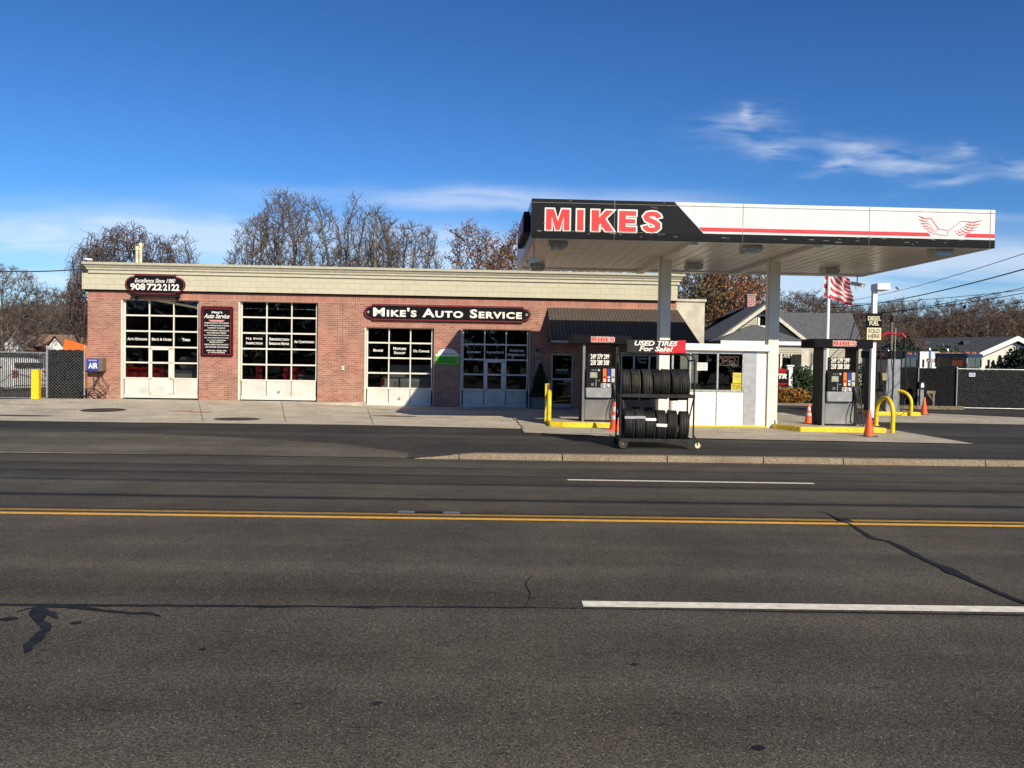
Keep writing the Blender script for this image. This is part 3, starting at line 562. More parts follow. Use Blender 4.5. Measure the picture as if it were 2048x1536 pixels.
# office door and windows
q = MB(); l, r, z0, z1 = od['l'], od['r'], od['z0'], od['z1']
for (a, b_, c_, e) in ((l, l + .06, z0, z1), (r - .06, r, z0, z1), (l, r, z1 - .06, z1), (l, r, z0, z0 + .14), (l, r, z0 + .98, z0 + 1.05)): q.box(a, .1, c_, b_, .16, e)
dr = q.build('office_door', 'galvanised', bld); MB().box(l + .06, .125, z0 + .14, r - .06, .135, z1 - .06).build('pane', 'shop_glass', dr)
t_ = MB(); t_.text('MRS', l + .17, r - .17, 1.46, 1.55, .12, bold=.03, shear=.35); t_.text('MIKES REPAIR', l + .15, r - .15, 1.38, 1.42, .12); t_.text('OPEN', l + .22, r - .22, 1.0, 1.05, .12); t_.build('door_lettering', 'pale_grey', dr)
MB().box(l + .45, .05, z0 + .92, r - .1, .08, z0 + .95).build('handle', 'galvanised', dr)
q = MB(); l, r, z0, z1 = ow['l'], ow['r'], ow['z0'], ow['z1']; n_ = 3
for k in range(n_ + 1):
    x = lerp(l, r, k / n_); q.box(x - .035, .08, z0, x + .035, .16, z1)
q.box(l, .08, z0, r, .16, z0 + .07); q.box(l, .08, z1 - .07, r, .16, z1)
wd = q.build('office_window', 'galvanised', bld); MB().box(l, .12, z0, r, .13, z1).build('pane', 'shop_glass', wd)
t_ = MB(); t_.text('Custom', lerp(l, r, .40), lerp(l, r, .62), 1.93, 2.02, .115, bold=.02, shear=.2); t_.text('Tires', lerp(l, r, .42), lerp(l, r, .60), 1.80, 1.88, .115, bold=.02, shear=.2)
t_.build('window_lettering', 'pale_grey', wd); MB().box(lerp(l, r, .74), .2, 1.55, r - .1, .23, 2.0).build('poster', 'sign_dark_red', wd)
# awning
aw = MB(); ul, ur = FB(1096, 650)[0], FB(1353, 650)[0]; dA = 1.35; zt, zb = 3.70, 2.50; ur2 = FB(1399, 684, dA)[0]
A_, B_, C_, D_ = (ul, -.02, zt), (ur, -.02, zt), (ur2, -dA, zb), (ul, -dA, zb)
aw.add([A_, B_, C_, D_, (ul, -.02, zb), (ur, -.02, zb)], [(0, 3, 2, 1), (0, 4, 3), (1, 2, 5), (3, 4, 5, 2)])
awn = aw.build('awning', 'awning_metal', bld); rb = MB(); nr = 40
for k in range(nr + 1):
    t = k / nr; a = Vector(A_).lerp(Vector(B_), t); b_ = Vector(D_).lerp(Vector(C_), t); rb.tube([a + Vector((0, -.008, .012)), b_ + Vector((0, -.008, .012))], .011, 4)
rb.build('seam', 'awning_rib', awn); MB().box(ul, -dA - .02, zb - .05, ur2, -dA + .01, zb + .015).build('gutter', 'galvanised', awn)
# annex, roof pipes
xa = FB(1348, 650, -2.5)[0]; xb = FB(1409, 640, -2.5)[0]; za = FB(1380, 603, -2.5)[1]
MB().box(uR - .02, 2.5, -.1, xb, 9, za).build('annex', 'stucco', bld); MB().box(uR - .0, 2.44, za, xb + .05, 9, za + .09).build('annex_coping', 'stucco', bld)
for px, top, nm in ((274, 494, 0), (281.5, 487, 1)):
    u, z = FB(px, top, -1.6); s = MB(); s.tube([(u, 1.6, 4.1), (u, 1.6, z)], .055, 10); s.lathe([(.075, -.12), (.075, 0), (.02, .04)], (u, 1.6, z), 10); s.build('vent_pipe', 'cream', bld, smooth=40)
# small things on the wall
def onwall(px, py, d=0.02): u, z = FB(px, py, d); return u, z
def wallpt(u, z, d=0.0): return Vector((BO[0] + u * math.cos(TH) + d * math.sin(TH), BO[1] + u * math.sin(TH) - d * math.cos(TH), z))
def wallthing(name, label, cat, px, py, d=0.0, group=None):
    u, z = onwall(px, py, d); p_ = wallpt(u, z, d); return thing(name, label, cat, p_, TH, group)
k = PL(1024, 768, BO)
SC = 30.0 / F
o = wallthing('electric_meter', 'grey meter box with dark round dial on the shaded brick beside the office door', 'meter', 1075, 704)
MB().box(-.12, -.12, -.17, .12, 0, .15).build('box', 'plastic_grey', o, bev=.01); MB().lathe([(.09, 0), (.085, -.05), (.001, -.06)], (0, -.12, .04), 20, 'y').build('dial', 'car_glass', o)
o = wallthing('junction_box', 'small grey conduit box below the electric meter', 'electric box', 1073, 726)
MB().box(-.06, -.07, -.1, .12, 0, .1).build('box', 'plastic_grey', o, bev=.008); MB().tube([(-.06, -.03, .05), (-.14, -.03, .0), (-.14, -.03, -.5)], .012, 6).build('conduit', 'plastic_grey', o)
o = wallthing('wall_switch', 'small white switch box on the sunlit brick between the garage doors', 'switch', 686, 736)
MB().box(-.045, -.05, -.075, .045, 0, .075).build('box', 'alu_white', o, bev=.006); MB().box(-.015, -.06, -.02, .015, -.05, .02).build('button', 'black_paint', o)
c = MB(); u, z = FB(686, 600); u2, z2 = FB(686, 730)
c.tube([(u, -.015, 3.7), (u2, -.015, z2)], .012, 6); c.tube([(u2 + .12, -.012, .2), (u2 + .12, -.012, z2 + .25)], .007, 4); c.build('conduit', 'brick_soldier', bld)
# air machine
o = wallthing('air_machine', 'blue and brown coin air machine with tangled black hoses on the brick corner', 'air pump', 197, 729)
MB().box(-.29, -.30, -.23, .27, 0, .22).build('cabinet', 'brown_box', o, bev=.015)
MB().box(-.27, -.312, -.20, .13, -.302, .20).build('face', 'blue_sign', o)
t_ = MB(); t_.text('AIR', -.20, .11, -.13, .05, -.314, bold=.03); t_.text('COIN OPERATED', -.2, .08, .12, .16, -.314, bold=.02); t_.build('lettering', 'sign_white', o)
hs = MB(); rnd = random.Random(3)
for q in range(5):
    a = Vector((-.05 + .06 * q, -.15, -.23)); pts = [a]
    for j in range(1, 14):
        t = j / 13; pts.append(Vector((a.x + .22 * math.sin(t * (5 + q) + q) * (t + .3) + (q - 2.5) * .05, -.12 - .10 * t + .04 * math.cos(t * 9 + q), -.23 - 1.02 * t ** .8)))
    hs.tube(pts, .011, 6)
for q in range(3):
    cx = -.42 + .16 * q; zz = -1.22 + .2 * (q % 2) ; rr = .26 + .05 * q
    hs.tube([(cx + .1 + rr * 1.15 * math.cos(t), -.16 - .06 * q - .1 * math.sin(t), max(-1.33, zz + .0 + rr * .62 * math.sin(t))) for t in [2 * math.pi * i / 24 for i in range(24)]], .012, 6, closed=True)
hs.build('hose', 'rubber', o, smooth=60)
# signs
def plaque(name, label, px0, px1, py0, py1, dd=.09):
    u0, zc = FB(px0, (py0 + py1) / 2, dd); u1, _ = FB(px1, (py0 + py1) / 2, dd); mid = ((px0 + px1) / 2); z1 = FB(mid, py0, dd)[1]; z0 = FB(mid, py1, dd)[1]
    o = thing(name, label, 'sign', wallpt((u0 + u1) / 2, (z0 + z1) / 2, 0), TH); return o, (u1 - u0) / 2, (z1 - z0) / 2
def board(o, w_, h, dd, rr=.3):
    for ins, y, m, nm in ((0, 0, 'sign_dark_red', 'backing'), (.035, .006, 'sign_red_line', 'border'), (.048, .009, 'sign_black', 'face')):
        MB().prism(chamfer_plaque(-w_ + ins, w_ - ins, -h + ins, h - ins, rr), -dd - y, -.03 if nm == 'backing' else -dd).build(nm, m, o)
o, w_, h = plaque('shop_sign', "long black scalloped wall sign reading MIKE'S AUTO SERVICE above two garage doors", 728, 1062, 610.5, 643)
board(o, w_, h, .09, .34)
t_ = MB(); t_.text("Mike's Auto Service", -w_ * .885, w_ * .885, -.14, .155, -.1, caps=True, bold=.03, space=1.12)
for sg in (-1, 1):
    for dx, dz in ((0, .03), (0, -.03), (.03, 0), (-.03, 0)): cx = sg * w_ * .948 + dx; t_.prism([(cx - .017, dz), (cx, dz - .017), (cx + .017, dz), (cx, dz + .017)], -.103, -.1)
t_.build('lettering', 'sign_white', o)
o, w_, h = plaque('phone_sign', 'small black scalloped sign with a phone number on the parapet above the first garage door', 250, 371, 548.5, 589, .16)
board(o, w_, h, .18, .42)
t_ = MB(); t_.text('Excellence Since 1980', -w_ * .67, w_ * .67, .055, .19, -.19, bold=.015, shear=.4); t_.text('908', -w_ * .80, -w_ * .33, -.20, .01, -.19, bold=.032); t_.text('722', -w_ * .26, w_ * .22, -.20, .01, -.19, bold=.032); t_.text('2122', w_ * .28, w_ * .80, -.20, .01, -.19, bold=.032); t_.build('lettering', 'sign_white', o)
t_ = MB()
for cx in (-w_ * .295, w_ * .25): t_.prism([(cx - .02, -.07), (cx, -.12), (cx + .02, -.07)], -.194, -.19)
t_.build('separator', 'sign_pink', o)
s = MB(); s.box(-w_ * .82, -.17, -h - .07, w_ * .8, -.05, -h + .0)
for cx in (-w_ * .66, w_ * .68): s.prism([(cx - .03, -h - .07), (cx - .03, -h - .27), (cx + .05, -h - .17), (cx + .06, -h - .07)], -.1, -.04)
s.build('bracket', 'black_paint', o)
u0, _ = FB(402, 660); u1, _ = FB(467, 660); z1 = FB(434, 613)[1]; z0 = FB(434, 713.5)[1]; w_, h = (u1 - u0) / 2, (z1 - z0) / 2
o = thing('service_list_sign', 'tall black framed board listing services between the first and second garage doors', 'sign', wallpt((u0 + u1) / 2, (z0 + z1) / 2), TH)
MB().box(-w_, -.06, -h, w_, 0, h).build('frame', 'sign_dark_red', o, bev=.03)
MB().box(-w_ + .045, -.0625, -h + .045, w_ - .045, -.059, h - .045).build('face', 'sign_black', o); s = MB(); q1, q2 = w_ - .075, h - .075
for (a, b_, c_, e) in ((-q1, q1, q2 - .012, q2), (-q1, q1, -q2, -q2 + .012), (-q1, -q1 + .012, -q2, q2), (q1 - .012, q1, -q2, q2)): s.box(a, -.0645, c_, b_, -.062, e)
s.build('border', 'sign_red_line', o); t_ = MB()
t_.text("Mike's", -.17, .19, h - .24, h - .17, -.066, bold=.03, caps=True); t_.text('Auto Service', -w_ * .78, w_ * .78, h - .41, h - .26, -.066, bold=.02, shear=.4)
LN = ['COMPLETE AUTO & TRUCK REPAIR', '24 HR. TOWING ROAD & TRUCKS', 'EQUIPMENT TRANSPORT', 'AUTO DETAILING  908-722-2122', 'PAINTLESS DENT REPAIR', 'N.J. STATE INSPECTION STATION', 'N.J. RE-INSPECTION STATION', 'N.J. STATE EMISSIONS', 'REPAIR FACILITY', 'DIESEL INSPECTION FACILITY', 'ASE CERTIFIED TECHNICIANS', 'GASOLINE - DIESEL FUEL', 'K-1 WHITE KEROSENE']
zy = [.595, .685, .775, .865, .95, 1.04, 1.13, 1.215, 1.28, 1.365, 1.455, 1.58, 1.65]; sc_y = (2 * h) / 1.80
for s_, z in zip(LN, zy): hw = min(w_ * .76, len(s_) * .0158); t_.text(s_, -hw, hw, h - z * sc_y - .021, h - z * sc_y + .021, -.066, bold=.02)
t_.build('lettering', 'sign_white', o); t_ = MB(); t_.prism([(-.28, h - .47), (-.2, h - .53), (.2, h - .53), (.28, h - .47)], -.068, -.064); t_.build('ribbon', 'sign_pink', o)
u0, _ = FB(871, 720); u1, _ = FB(919, 720); z1 = FB(895, 697)[1]; z0 = FB(895, 729)[1]; w_, h = (u1 - u0) / 2, (z1 - z0) / 2; zm = h - (z1 - z0) * .42
o = thing('inspection_sign', 'small green and white arched sign on the brick between the two right garage doors', 'sign', wallpt((u0 + u1) / 2, (z0 + z1) / 2), TH)
arc = [(w_ * .86 * math.cos(t), zm + (h - zm) * math.sin(t)) for t in [math.pi * i / 14 for i in range(15)]]
MB().prism([(-w_, zm - .03), (w_, zm - .03), (w_, zm + .05)] + arc + [(-w_, zm + .05)], -.05, -.01).build('top_panel', 'sign_white', o)
MB().box(-w_, -.055, -h, w_, -.01, zm - .03).build('lower_panel', 'green_sign', o)
t_ = MB()
for i, s_ in enumerate(('PRIVATE INSPECTION FACILITY', 'STATE OF NEW JERSEY', 'EMISSION REPAIR')): t_.text(s_, -w_ * .75, w_ * .75, zm - .09 - .065 * i - .035, zm - .09 - .065 * i, -.06, bold=.02)
t_.text('INSPECTIONS', -w_ * .4, w_ * .6, zm + .03, zm + .065, -.055, bold=.02); t_.build('lettering', 'fascia_black', o)
# things inside the garages
def ip(px, depth, z=None):
    u, _ = PL(px, 700, (BO[0] - depth * math.sin(TH), BO[1] + depth * math.cos(TH))); return wallpt(u, .3 if px < 650 else .14, -depth)
for k, px in enumerate((257, 275, 293, 312)):
    o = thing('red_cart', ['leftmost of the red rounded carts behind the first garage door', 'second red rounded cart from the left behind the first garage door', 'third red rounded cart from the left behind the first garage door', 'rightmost red rounded cart behind the first garage door'][k], 'cart', ip(px, .9), TH, 'red carts behind the first garage door')
    pr = [(-.2, .1), (.2, .1), (.2, .85)] + [(.2 * math.cos(t), .85 + .22 * math.sin(t)) for t in [math.pi * i / 8 for i in range(1, 8)]] + [(-.2, .85)]
    MB().prism(pr, -.3, .5).build('hood', 'red_paint', o, smooth=35); MB().box(-.06, -.31, .5, .05, -.302, .72).build('label', 'notice_white', o); MB().box(-.18, -.25, 0, .18, .45, .1).build('base', 'black_paint', o)
o = thing('lift_post', 'red vehicle lift post behind the second garage door', 'vehicle lift', ip(519, 1.5), TH); MB().box(-.1, -.1, 0, .1, .1, 1.2, 0).box(-.1, -.1, 1.22, .1, .1, 3.2, 1).box(-.2, -.2, 0, .2, .2, .03, 0).build('post', ['red_paint', 'interior_dark'], o)
o = thing('tool_cabinet', 'bright red tool cabinet behind the second garage door', 'tool cabinet', ip(582, .8), TH); s = MB()
for k in range(5): s.box(-.22, -.22, .2 + k * .19, .22, .2, .2 + k * .19 + .175)
s.build('drawer', 'red_paint', o, bev=.01); MB().box(-.2, -.2, .1, .2, .2, 1.12).build('body', 'sign_dark_red', o)
def tailgate(name, label, px, depth, m, w_=.95, hood=False):
    o = thing(name, label, 'pickup truck' if not hood else 'car', ip(px, depth), TH)
    MB().box(-w_, 0, .45, w_, 2.2, 1.0).box(-w_ * .86, 1.2, 1.0, w_ * .86, 2.4, 1.45).build('body', m, o, bev=.05); MB().box(-w_, -.12, .38, w_, 0, .52).build('bumper', 'chrome', o, bev=.02)
    for sg in (-1, 1):
        MB().box(sg * w_ * .98, -.01, .7, sg * w_ * .86, .02, .95).build('tail_light', 'tail_red' if not hood else 'chrome', o); MB().lathe([(.3, -.1), (.34, -.08), (.34, .08), (.3, .1)], (sg * w_ * .8, .7, .34), 18, 'x').build('wheel', 'rubber', o)
    MB().box(-.5, -.012, .62, .5, -.004, .85).build('emblem_panel', 'pale_grey', o)
    return o
tailgate('pickup_truck', 'pale pickup truck with red tail lights behind the third garage door', 815, 1.1, 'car_white')
tailgate('parked_car', 'silver grey car front behind the right panes of the first garage door', 372, 1.2, 'car_silver', .75, True)
tailgate('parked_car', 'dark red car behind the right panes of the second garage door', 612, 1.6, 'sign_dark_red', .75, True)
# ---------------------------------------------------------------- planter and conifer by the office
p_ = wallpt(FB(1080, 800, .5)[0], .16, .45)
o = thing('potted_conifer', 'dark cone shaped conifer in a grey planter beside the office door', 'plant', p_, TH)
MB().box(-.25, -.25, 0, .25, .25, .36).box(-.28, -.28, .36, .28, .28, .42).build('planter', 'planter_grey', o, bev=.01)
def leaf_cloud(n, f, size, seed, m=0, flat=.3):
    rnd = random.Random(seed); s = MB()
    for _ in range(n):
        c_ = Vector(f(rnd)); a = Vector((rnd.gauss(0, 1), rnd.gauss(0, 1), rnd.gauss(0, 1))).normalized(); b_ = a.orthogonal().normalized(); b_ = Matrix.Rotation(rnd.uniform(0, 6.28), 3, a) @ b_; c2 = a.cross(b_)
        q = size * rnd.uniform(.6, 1.3); s.add([c_ - b_ * q, c_ - c2 * q * .5, c_ + b_ * q, c_ + c2 * q * .5], [(0, 1, 2, 3)], m)
    return s
def conef(h, r, z0=0.0, pw=.8):
    def f(rnd):
        t = rnd.random() ** 1.3; a = rnd.uniform(0, 6.28); rr = r * (1 - t) ** pw * (.55 + .45 * rnd.random()) * (1 + .12 * math.sin(5 * a + 9 * t)); return rr * math.cos(a), rr * math.sin(a), z0 + h * t
    return f
leaf_cloud(2600, conef(1.15, .36, .4), .05, 4).build('foliage', 'evergreen', o); MB().tube([(0, 0, .3), (0, 0, 1.3)], .03, 6).build('stem', 'bark', o)
# security camera on the roof corner
def camera_thing(label, loc, rz, hang=.3, up=False, tilt=-.25):
    o = thing('security_camera', label, 'security camera', loc, rz); s = 1 if not up else -1
    MB().tube([(0, 0, 0), (0, 0, -hang * s)], .018, 6).build('bracket', 'galvanised', o)
    zc = -hang * s; b_ = MB(); b_.box(-.20, -.05, -.05, .20, .05, .05); b_.box(-.26, -.06, .045, .16, .06, .06); cb_ = b_.build('housing', 'fascia_white', o, bev=.01); cb_.location = (0, 0, zc - .05 * s); cb_.rotation_euler = (0, tilt, 0)
    l_ = MB().lathe([(.035, 0), (.035, -.02), (.001, -.02)], (-.2, 0, 0), 12, 'x').build('lens', 'car_glass', cb_)
    MB().tube([(.08, .02, zc), (.02, .02, zc - .22), (-.06, .02, zc - .26), (-.1, .02, zc - .16)], .008, 5).build('cable', 'fascia_white', o); return o
camera_thing('white security camera on the left corner of the brick building roof', wallpt(FB(180, 528)[0], 4.95, .1), TH, .12, True, .1).scale = (.6, .6, .6)
# ---------------------------------------------------------------- fuel canopy
CO = (.385, 19.52); CW, CD, CZ0, CZ1 = 10.86, 6.85, 4.62, 5.515
def FC(px, py, d=0.0): return PL(px, py, (CO[0] + d * math.sin(TH), CO[1] - d * math.cos(TH)))
def CP(u, v, z=0.0): return Vector((CO[0] + u * math.cos(TH) - v * math.sin(TH), CO[1] + u * math.sin(TH) + v * math.cos(TH), z))
can = thing('fuel_canopy', 'large flat canopy with black and white fascia standing on two white columns over the pumps', 'canopy', (CO[0], CO[1], 0), TH)
f = MB(); t = .12
f.box(0, 0, CZ0, CW, t, CZ1); f.box(CW - t, t, CZ0, CW, CD - t, CZ1); f.box(0, CD - t, CZ0, CW, CD, CZ1); fa = f.build('fascia', 'canopy_white', can, bev=.008)
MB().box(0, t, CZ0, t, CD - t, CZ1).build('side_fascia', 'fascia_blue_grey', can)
uA, uB = FC(1349, 405)[0], FC(1407, 466)[0]; zb = CZ0 + .19; zr = zb + .055
MB().prism([(-.004, CZ0 - .004), (CW + .004, CZ0 - .004), (CW + .004, zb), (uB, zb), (uA, CZ1 + .004), (-.004, CZ1 + .004)], -.006, 0).build('black_panel', 'fascia_black', can)
bn = MB()
for k in range(5): bn.box(0, -.016 + .001 * k, CZ0 + .02 + k * .036, CW, -.0065, CZ0 + .03 + k * .036)
sr = MB(); rs_ = random.Random(12)
for _ in range(48):
    u = rs_.uniform(.05, CW - .6) if rs_.random() < .75 else rs_.uniform(.05, 3.3); z = CZ0 + rs_.choice([.05, .09, .125, .16, .175]) + rs_.uniform(-.012, .012) if rs_.random() < .8 else (rs_.uniform(CZ0 + .3, CZ1 - .08) if u < 3.2 else CZ0 + .1); l_ = rs_.uniform(.02, .16); h2 = rs_.uniform(.001, .003)
    if rs_.random() < .15 and u < 3.2: z = CZ1 - rs_.uniform(.02, .05)
    sr.prism([(u, z), (u + l_, z - .004), (u + l_ * .8, z + h2), (u + l_ * .2, z + h2 * 1.4)], -.0185, -.0065)
bn.add(sr.v, sr.f, 1); bn.build('band_rib', ['fascia_black', 'pale_grey'], can)
ue0, ue1 = FC(1858, 472)[0], FC(1930, 474)[0]; s = MB()
s.prism([(uB - .03, zr), (ue0 + .04, zr), (ue0 - .02, zr + .085), (uB - .11, zr + .085)], -.006, 0); s.prism([(ue1 - .02, zr), (CW + .003, zr), (CW + .003, zr + .085), (ue1 + .05, zr + .085)], -.006, 0); s.build('red_stripe', 'fascia_red', can)
s = MB()
for px in (1229, 1486, 1739, 1981): u = FC(px, 440)[0]; s.box(u - .004, -.008, CZ0, u + .004, -.0065, CZ1)
s.box(0, -.009, CZ1 - .085, CW, -.0065, CZ1 - .078); s.build('panel_joint', 'cornice_dark', can)
u0 = FC(1089, 440)[0]; u1 = FC(1324.5, 444)[0]; zt = FC(1205, 418.7)[1]; zz = FC(1205, 462.7)[1]
gaps = [(1089, 1142), (1151, 1170), (1180, 1231), (1235, 1275), (1282.5, 1324.5)]
b1, b2 = MB(), MB()
for ch_, (pa, pb) in zip('MIKES', gaps):
    a, b_ = FC(pa, 440)[0], FC(pb, 440)[0]; pc = (pa + pb) / 2; z_t = FC(pc, 414.8 + (pc - 1089) * .0245)[1]; z_b = FC(pc, 462.5 + (pc - 1089) * .0245)[1]
    q = .035; heavy_word(b1, ch_, [(a + q, b_ - q)], z_b + q, z_t - q, -.010, -.0065, g=.033); heavy_word(b2, ch_, [(a + q, b_ - q)], z_b + q, z_t - q, -.015, -.0105)
b1.build('letter_outline', 'sign_white', can); b2.build('lettering', 'letter_red', can)
# eagle emblem: feather blocks drawn as thin plates
eg = MB()
def E(x, y):                            # emblem drawing coordinates (zoomed pixels of the fascia) to the fascia plane
    return FC(1820 + x / 11.378, 410 + y / 11.378)
def feather(a, b_, w0, w1, sag=6):
    a, b_ = Vector(a), Vector(b_); n_ = 6; top = []; bot = []; d = (b_ - a).normalized(); nn = Vector((-d.y, d.x))
    for i in range(n_ + 1):
        t = i / n_; c_ = a.lerp(b_, t) + nn * sag * math.sin(math.pi * t); w2 = lerp(w0, w1, t) / 2; top.append(c_ - nn * w2); bot.append(c_ + nn * w2)
    pts = [E(p_.x, p_.y) for p_ in bot] + [E(p_.x, p_.y) for p_ in reversed(top)]; eg.prism(pts, -.006, -.0005)
LW = [((190, 245), (318, 305), 8, 36), ((205, 325), (320, 372), 8, 32), ((238, 405), (340, 432), 8, 30), ((278, 472), (370, 492), 8, 28), ((330, 532), (412, 545), 8, 26), ((388, 586), (455, 590), 8, 24), ((442, 628), (498, 615), 8, 22),
      ((334, 308), (392, 308), 26, 18), ((338, 372), (368, 376), 30, 30), ((355, 425), (388, 424), 28, 28), ((382, 482), (412, 472), 26, 26), ((420, 532), (448, 520), 24, 24), ((464, 566), (488, 554), 22, 22), ((504, 590), (528, 580), 20, 20),
      ((382, 360), (404, 360), 22, 22), ((400, 408), (424, 406), 20, 20), ((424, 448), (446, 446), 20, 20), ((460, 490), (480, 488), 18, 18), ((494, 524), (512, 520), 18, 18), ((528, 550), (546, 546), 18, 18)]
RW = [((1645, 345), (1432, 395), 8, 36), ((1600, 430), (1412, 465), 8, 34), ((1535, 508), (1368, 525), 8, 32), ((1460, 572), (1310, 580), 8, 28), ((1370, 626), (1238, 624), 8, 26), ((1280, 668), (1165, 654), 8, 24), ((1190, 695), (1090, 674), 8, 22),
      ((1410, 392), (1318, 382), 30, 16), ((1385, 455), (1335, 450), 34, 30), ((1345, 508), (1290, 498), 32, 28), ((1300, 558), (1242, 548), 28, 26), ((1230, 600), (1175, 588), 26, 24), ((1158, 632), (1112, 614), 24, 22), ((1082, 648), (1048, 634), 22, 20),
      ((1320, 438), (1288, 432), 26, 24), ((1276, 482), (1245, 474), 24, 22), ((1232, 520), (1200, 512), 24, 22), ((1170, 562), (1142, 552), 22, 20), ((1116, 590), (1088, 578), 22, 20), ((1052, 606), (1026, 594), 20, 18)]
for a, b_, w0, w1 in LW: feather(a, b_, w0, w1, 3)
for a, b_, w0, w1 in RW: feather(a, b_, w0, w1, -4)
def stroke(pts, wd_):
    n_ = len(pts); L1, L2 = [], []
    for i, p_ in enumerate(pts):
        p_ = Vector(p_); d = (Vector(pts[min(i + 1, n_ - 1)]) - Vector(pts[max(i - 1, 0)])).normalized(); nn = Vector((-d.y, d.x)) * wd_ / 2; L1.append(E(*(p_ + nn))); L2.append(E(*(p_ - nn)))
    for i in range(n_ - 1): eg.prism([L1[i], L1[i + 1], L2[i + 1], L2[i]], -.006, -.0005)
stroke([(390, 300), (450, 302), (485, 318), (515, 352), (580, 450), (650, 548)], 13); stroke([(1320, 380), (1180, 366), (1140, 382), (1000, 490), (930, 545), (860, 584)], 13)
stroke([(650, 548), (720, 552), (790, 566), (860, 584)], 10); stroke([(650, 552), (590, 580), (545, 622), (520, 665), (540, 672), (570, 640)], 10); stroke([(570, 640), (620, 658), (680, 680), (705, 692), (740, 676), (775, 696), (820, 705), (850, 690), (845, 660), (868, 610)], 9)
eg.build('eagle_emblem', 'fascia_red', can)
sf = MB(); sf.box(t, t, CZ0 + .04, CW - t, CD - t, CZ0 + .12)
so = sf.build('soffit', 'soffit_metal', can); rb = MB(); k = .3
while k < CW - .2: rb.box(k, t, CZ0 + .030, k + .05, CD - t, CZ0 + .042); k += .305
rb.box(t, t, CZ0 + .01, CW - t, .35, CZ0 + .04); rb.box(t, CD - .35, CZ0 + .005, CW - t, CD - t, CZ0 + .04); rb.build('soffit_rib', 'soffit_metal', so)
MB().box(t, t, CZ1 - .3, CW - t, CD - t, CZ1 - .25).build('roof', 'galvanised', can)
# columns
def colu(px, v): p_ = P(px, 560, CO[1] + v); return (p_.x - CO[0]) + .12
for px in (1331, 1549):
    d_ = 2.95; u = PL(px, 620, (CO[0] - d_ * math.sin(TH), CO[1] + d_ * math.cos(TH)))[0]
    q = MB(); q.box(u - .14, d_, .1, u + .14, d_ + .28, CZ0 + .04); q.box(u - .165, d_ + .05, .1, u - .14, d_ + .23, CZ0 + .04); cc = q.build('column', 'column_white', can, bev=.006)
    MB().tube([(u + .10, d_ - .02, .35), (u + .12, d_ - .03, .2), (u + .22, d_ - .1, .16), (u + .30, d_ - .12, .17)], .035, 8).build('drain_pipe', 'column_white', cc, smooth=50) if px > 1500 else None
    if px < 1500: COLU1 = u
    else: COLU2 = u
bs_ = MB()
for u in (COLU1, COLU2): bs_.box(u - .1, t, CZ0 - .06, u + .1, CD - t, CZ0 + .03)
bs_.build('beam', 'soffit_metal', can)
def light_box(u, v):
    q = MB(); w2 = .22; q.box(u - w2, v - w2, CZ0 - .08, u + w2, v + w2, CZ0 + .02); q.prism([(u - w2 + .05, CZ0 - .14), (u + w2 - .05, CZ0 - .14), (u + w2, CZ0 - .08), (u - w2, CZ0 - .08)], v - w2, v + w2)
    lb = q.build('canopy_light', 'galvanised', can); MB().box(u - w2 + .09, v - w2 + .05, CZ0 - .148, u + w2 - .09, v + w2 - .05, CZ0 - .141).build('lens', 'pale_grey', lb)
for px, v in ((1115, .75), (1502, .75), (1880, .6), (1075, 5.6), (1388, 4.6), (1660, 5.0)):
    light_box(PL(px, 500, (CO[0] - v * math.sin(TH), CO[1] + v * math.cos(TH)))[0], v)
# side sign on the canopy's left face
s = MB(); s.box(-.16, .35, 4.80, -.02, 3.3, 5.28); sd = s.build('side_sign', 'sign_black', can, bev=.01)
def xl(p_): return (-.165 - (.0 - p_[1]) * 0 + p_[1], 3.2 - p_[0], p_[2])
t_ = MB(); t_.text('MIKES', .1, 2.7, 4.9, 5.18, 0, bold=.05, depth=.006, xf=lambda p_: (-.163 + p_[1], 3.15 - p_[0], p_[2])); t_.build('side_lettering', 'letter_red', can)
camera_thing('white security camera hanging from the front left corner of the fuel canopy', CP(PL(1068, 500, CP(0, 1.2)[:2])[0], 1.2, CZ0 + .02), TH + .5, .34)
camera_thing('white security camera hanging from the back right edge of the fuel canopy', CP(PL(1715, 540, CP(0, 6.5)[:2])[0], 6.5, CZ0 + .02), TH + 2.6, .24)
# ---------------------------------------------------------------- kiosk
KD = 3.0
def KU(px, py, d=KD): return PL(px, py, CP(0, d)[:2])
k0, k1 = KU(1341, 780)[0] + .02, KU(1534, 780)[0]; zt = KU(1440, 688)[1]; zf = KU(1440, 701.5)[1]; KB = .15
kio = thing('kiosk', 'small white cashier booth with sliding windows standing between the canopy columns', 'booth', CP(k0, KD), TH)
W_ = k1 - k0; DK = 1.5
def ku(px): return KU(px, 780)[0] - k0
MB().box(-.0, -.10, zf, W_ + .05, DK + .1, zt).build('roof', 'fascia_white', kio, bev=.01)
zs = KU(1440, 782)[1]
x1_, x2_, x3_ = ku(1386.5), ku(1434), ku(1487)
q = MB(); q.box(0, 0, KB, x3_, .05, zs); q.box(W_ - .05, 0, KB, W_, DK, zf); q.box(0, 0, KB, .05, DK, zs); q.box(0, DK - .05, KB, W_, DK, zs); q.box(0, 0, zf - .06, x3_, .05, zf); q.box(0, DK - .05, zf - .1, W_, DK, zf)
q.box(x3_ + .34, 0, KB, W_, .05, zf); q.build('wall', 'fascia_white', kio)
MB().box(x3_, -.012, KB, x3_ + .34, .04, zf).build('side_panel', 'diamond', kio)
q = MB()
for x in (0.0, x1_ - .12, x2_ - .02, x3_ - .05): q.box(x, -.02, zs, x + .045, .05, zf - .06)
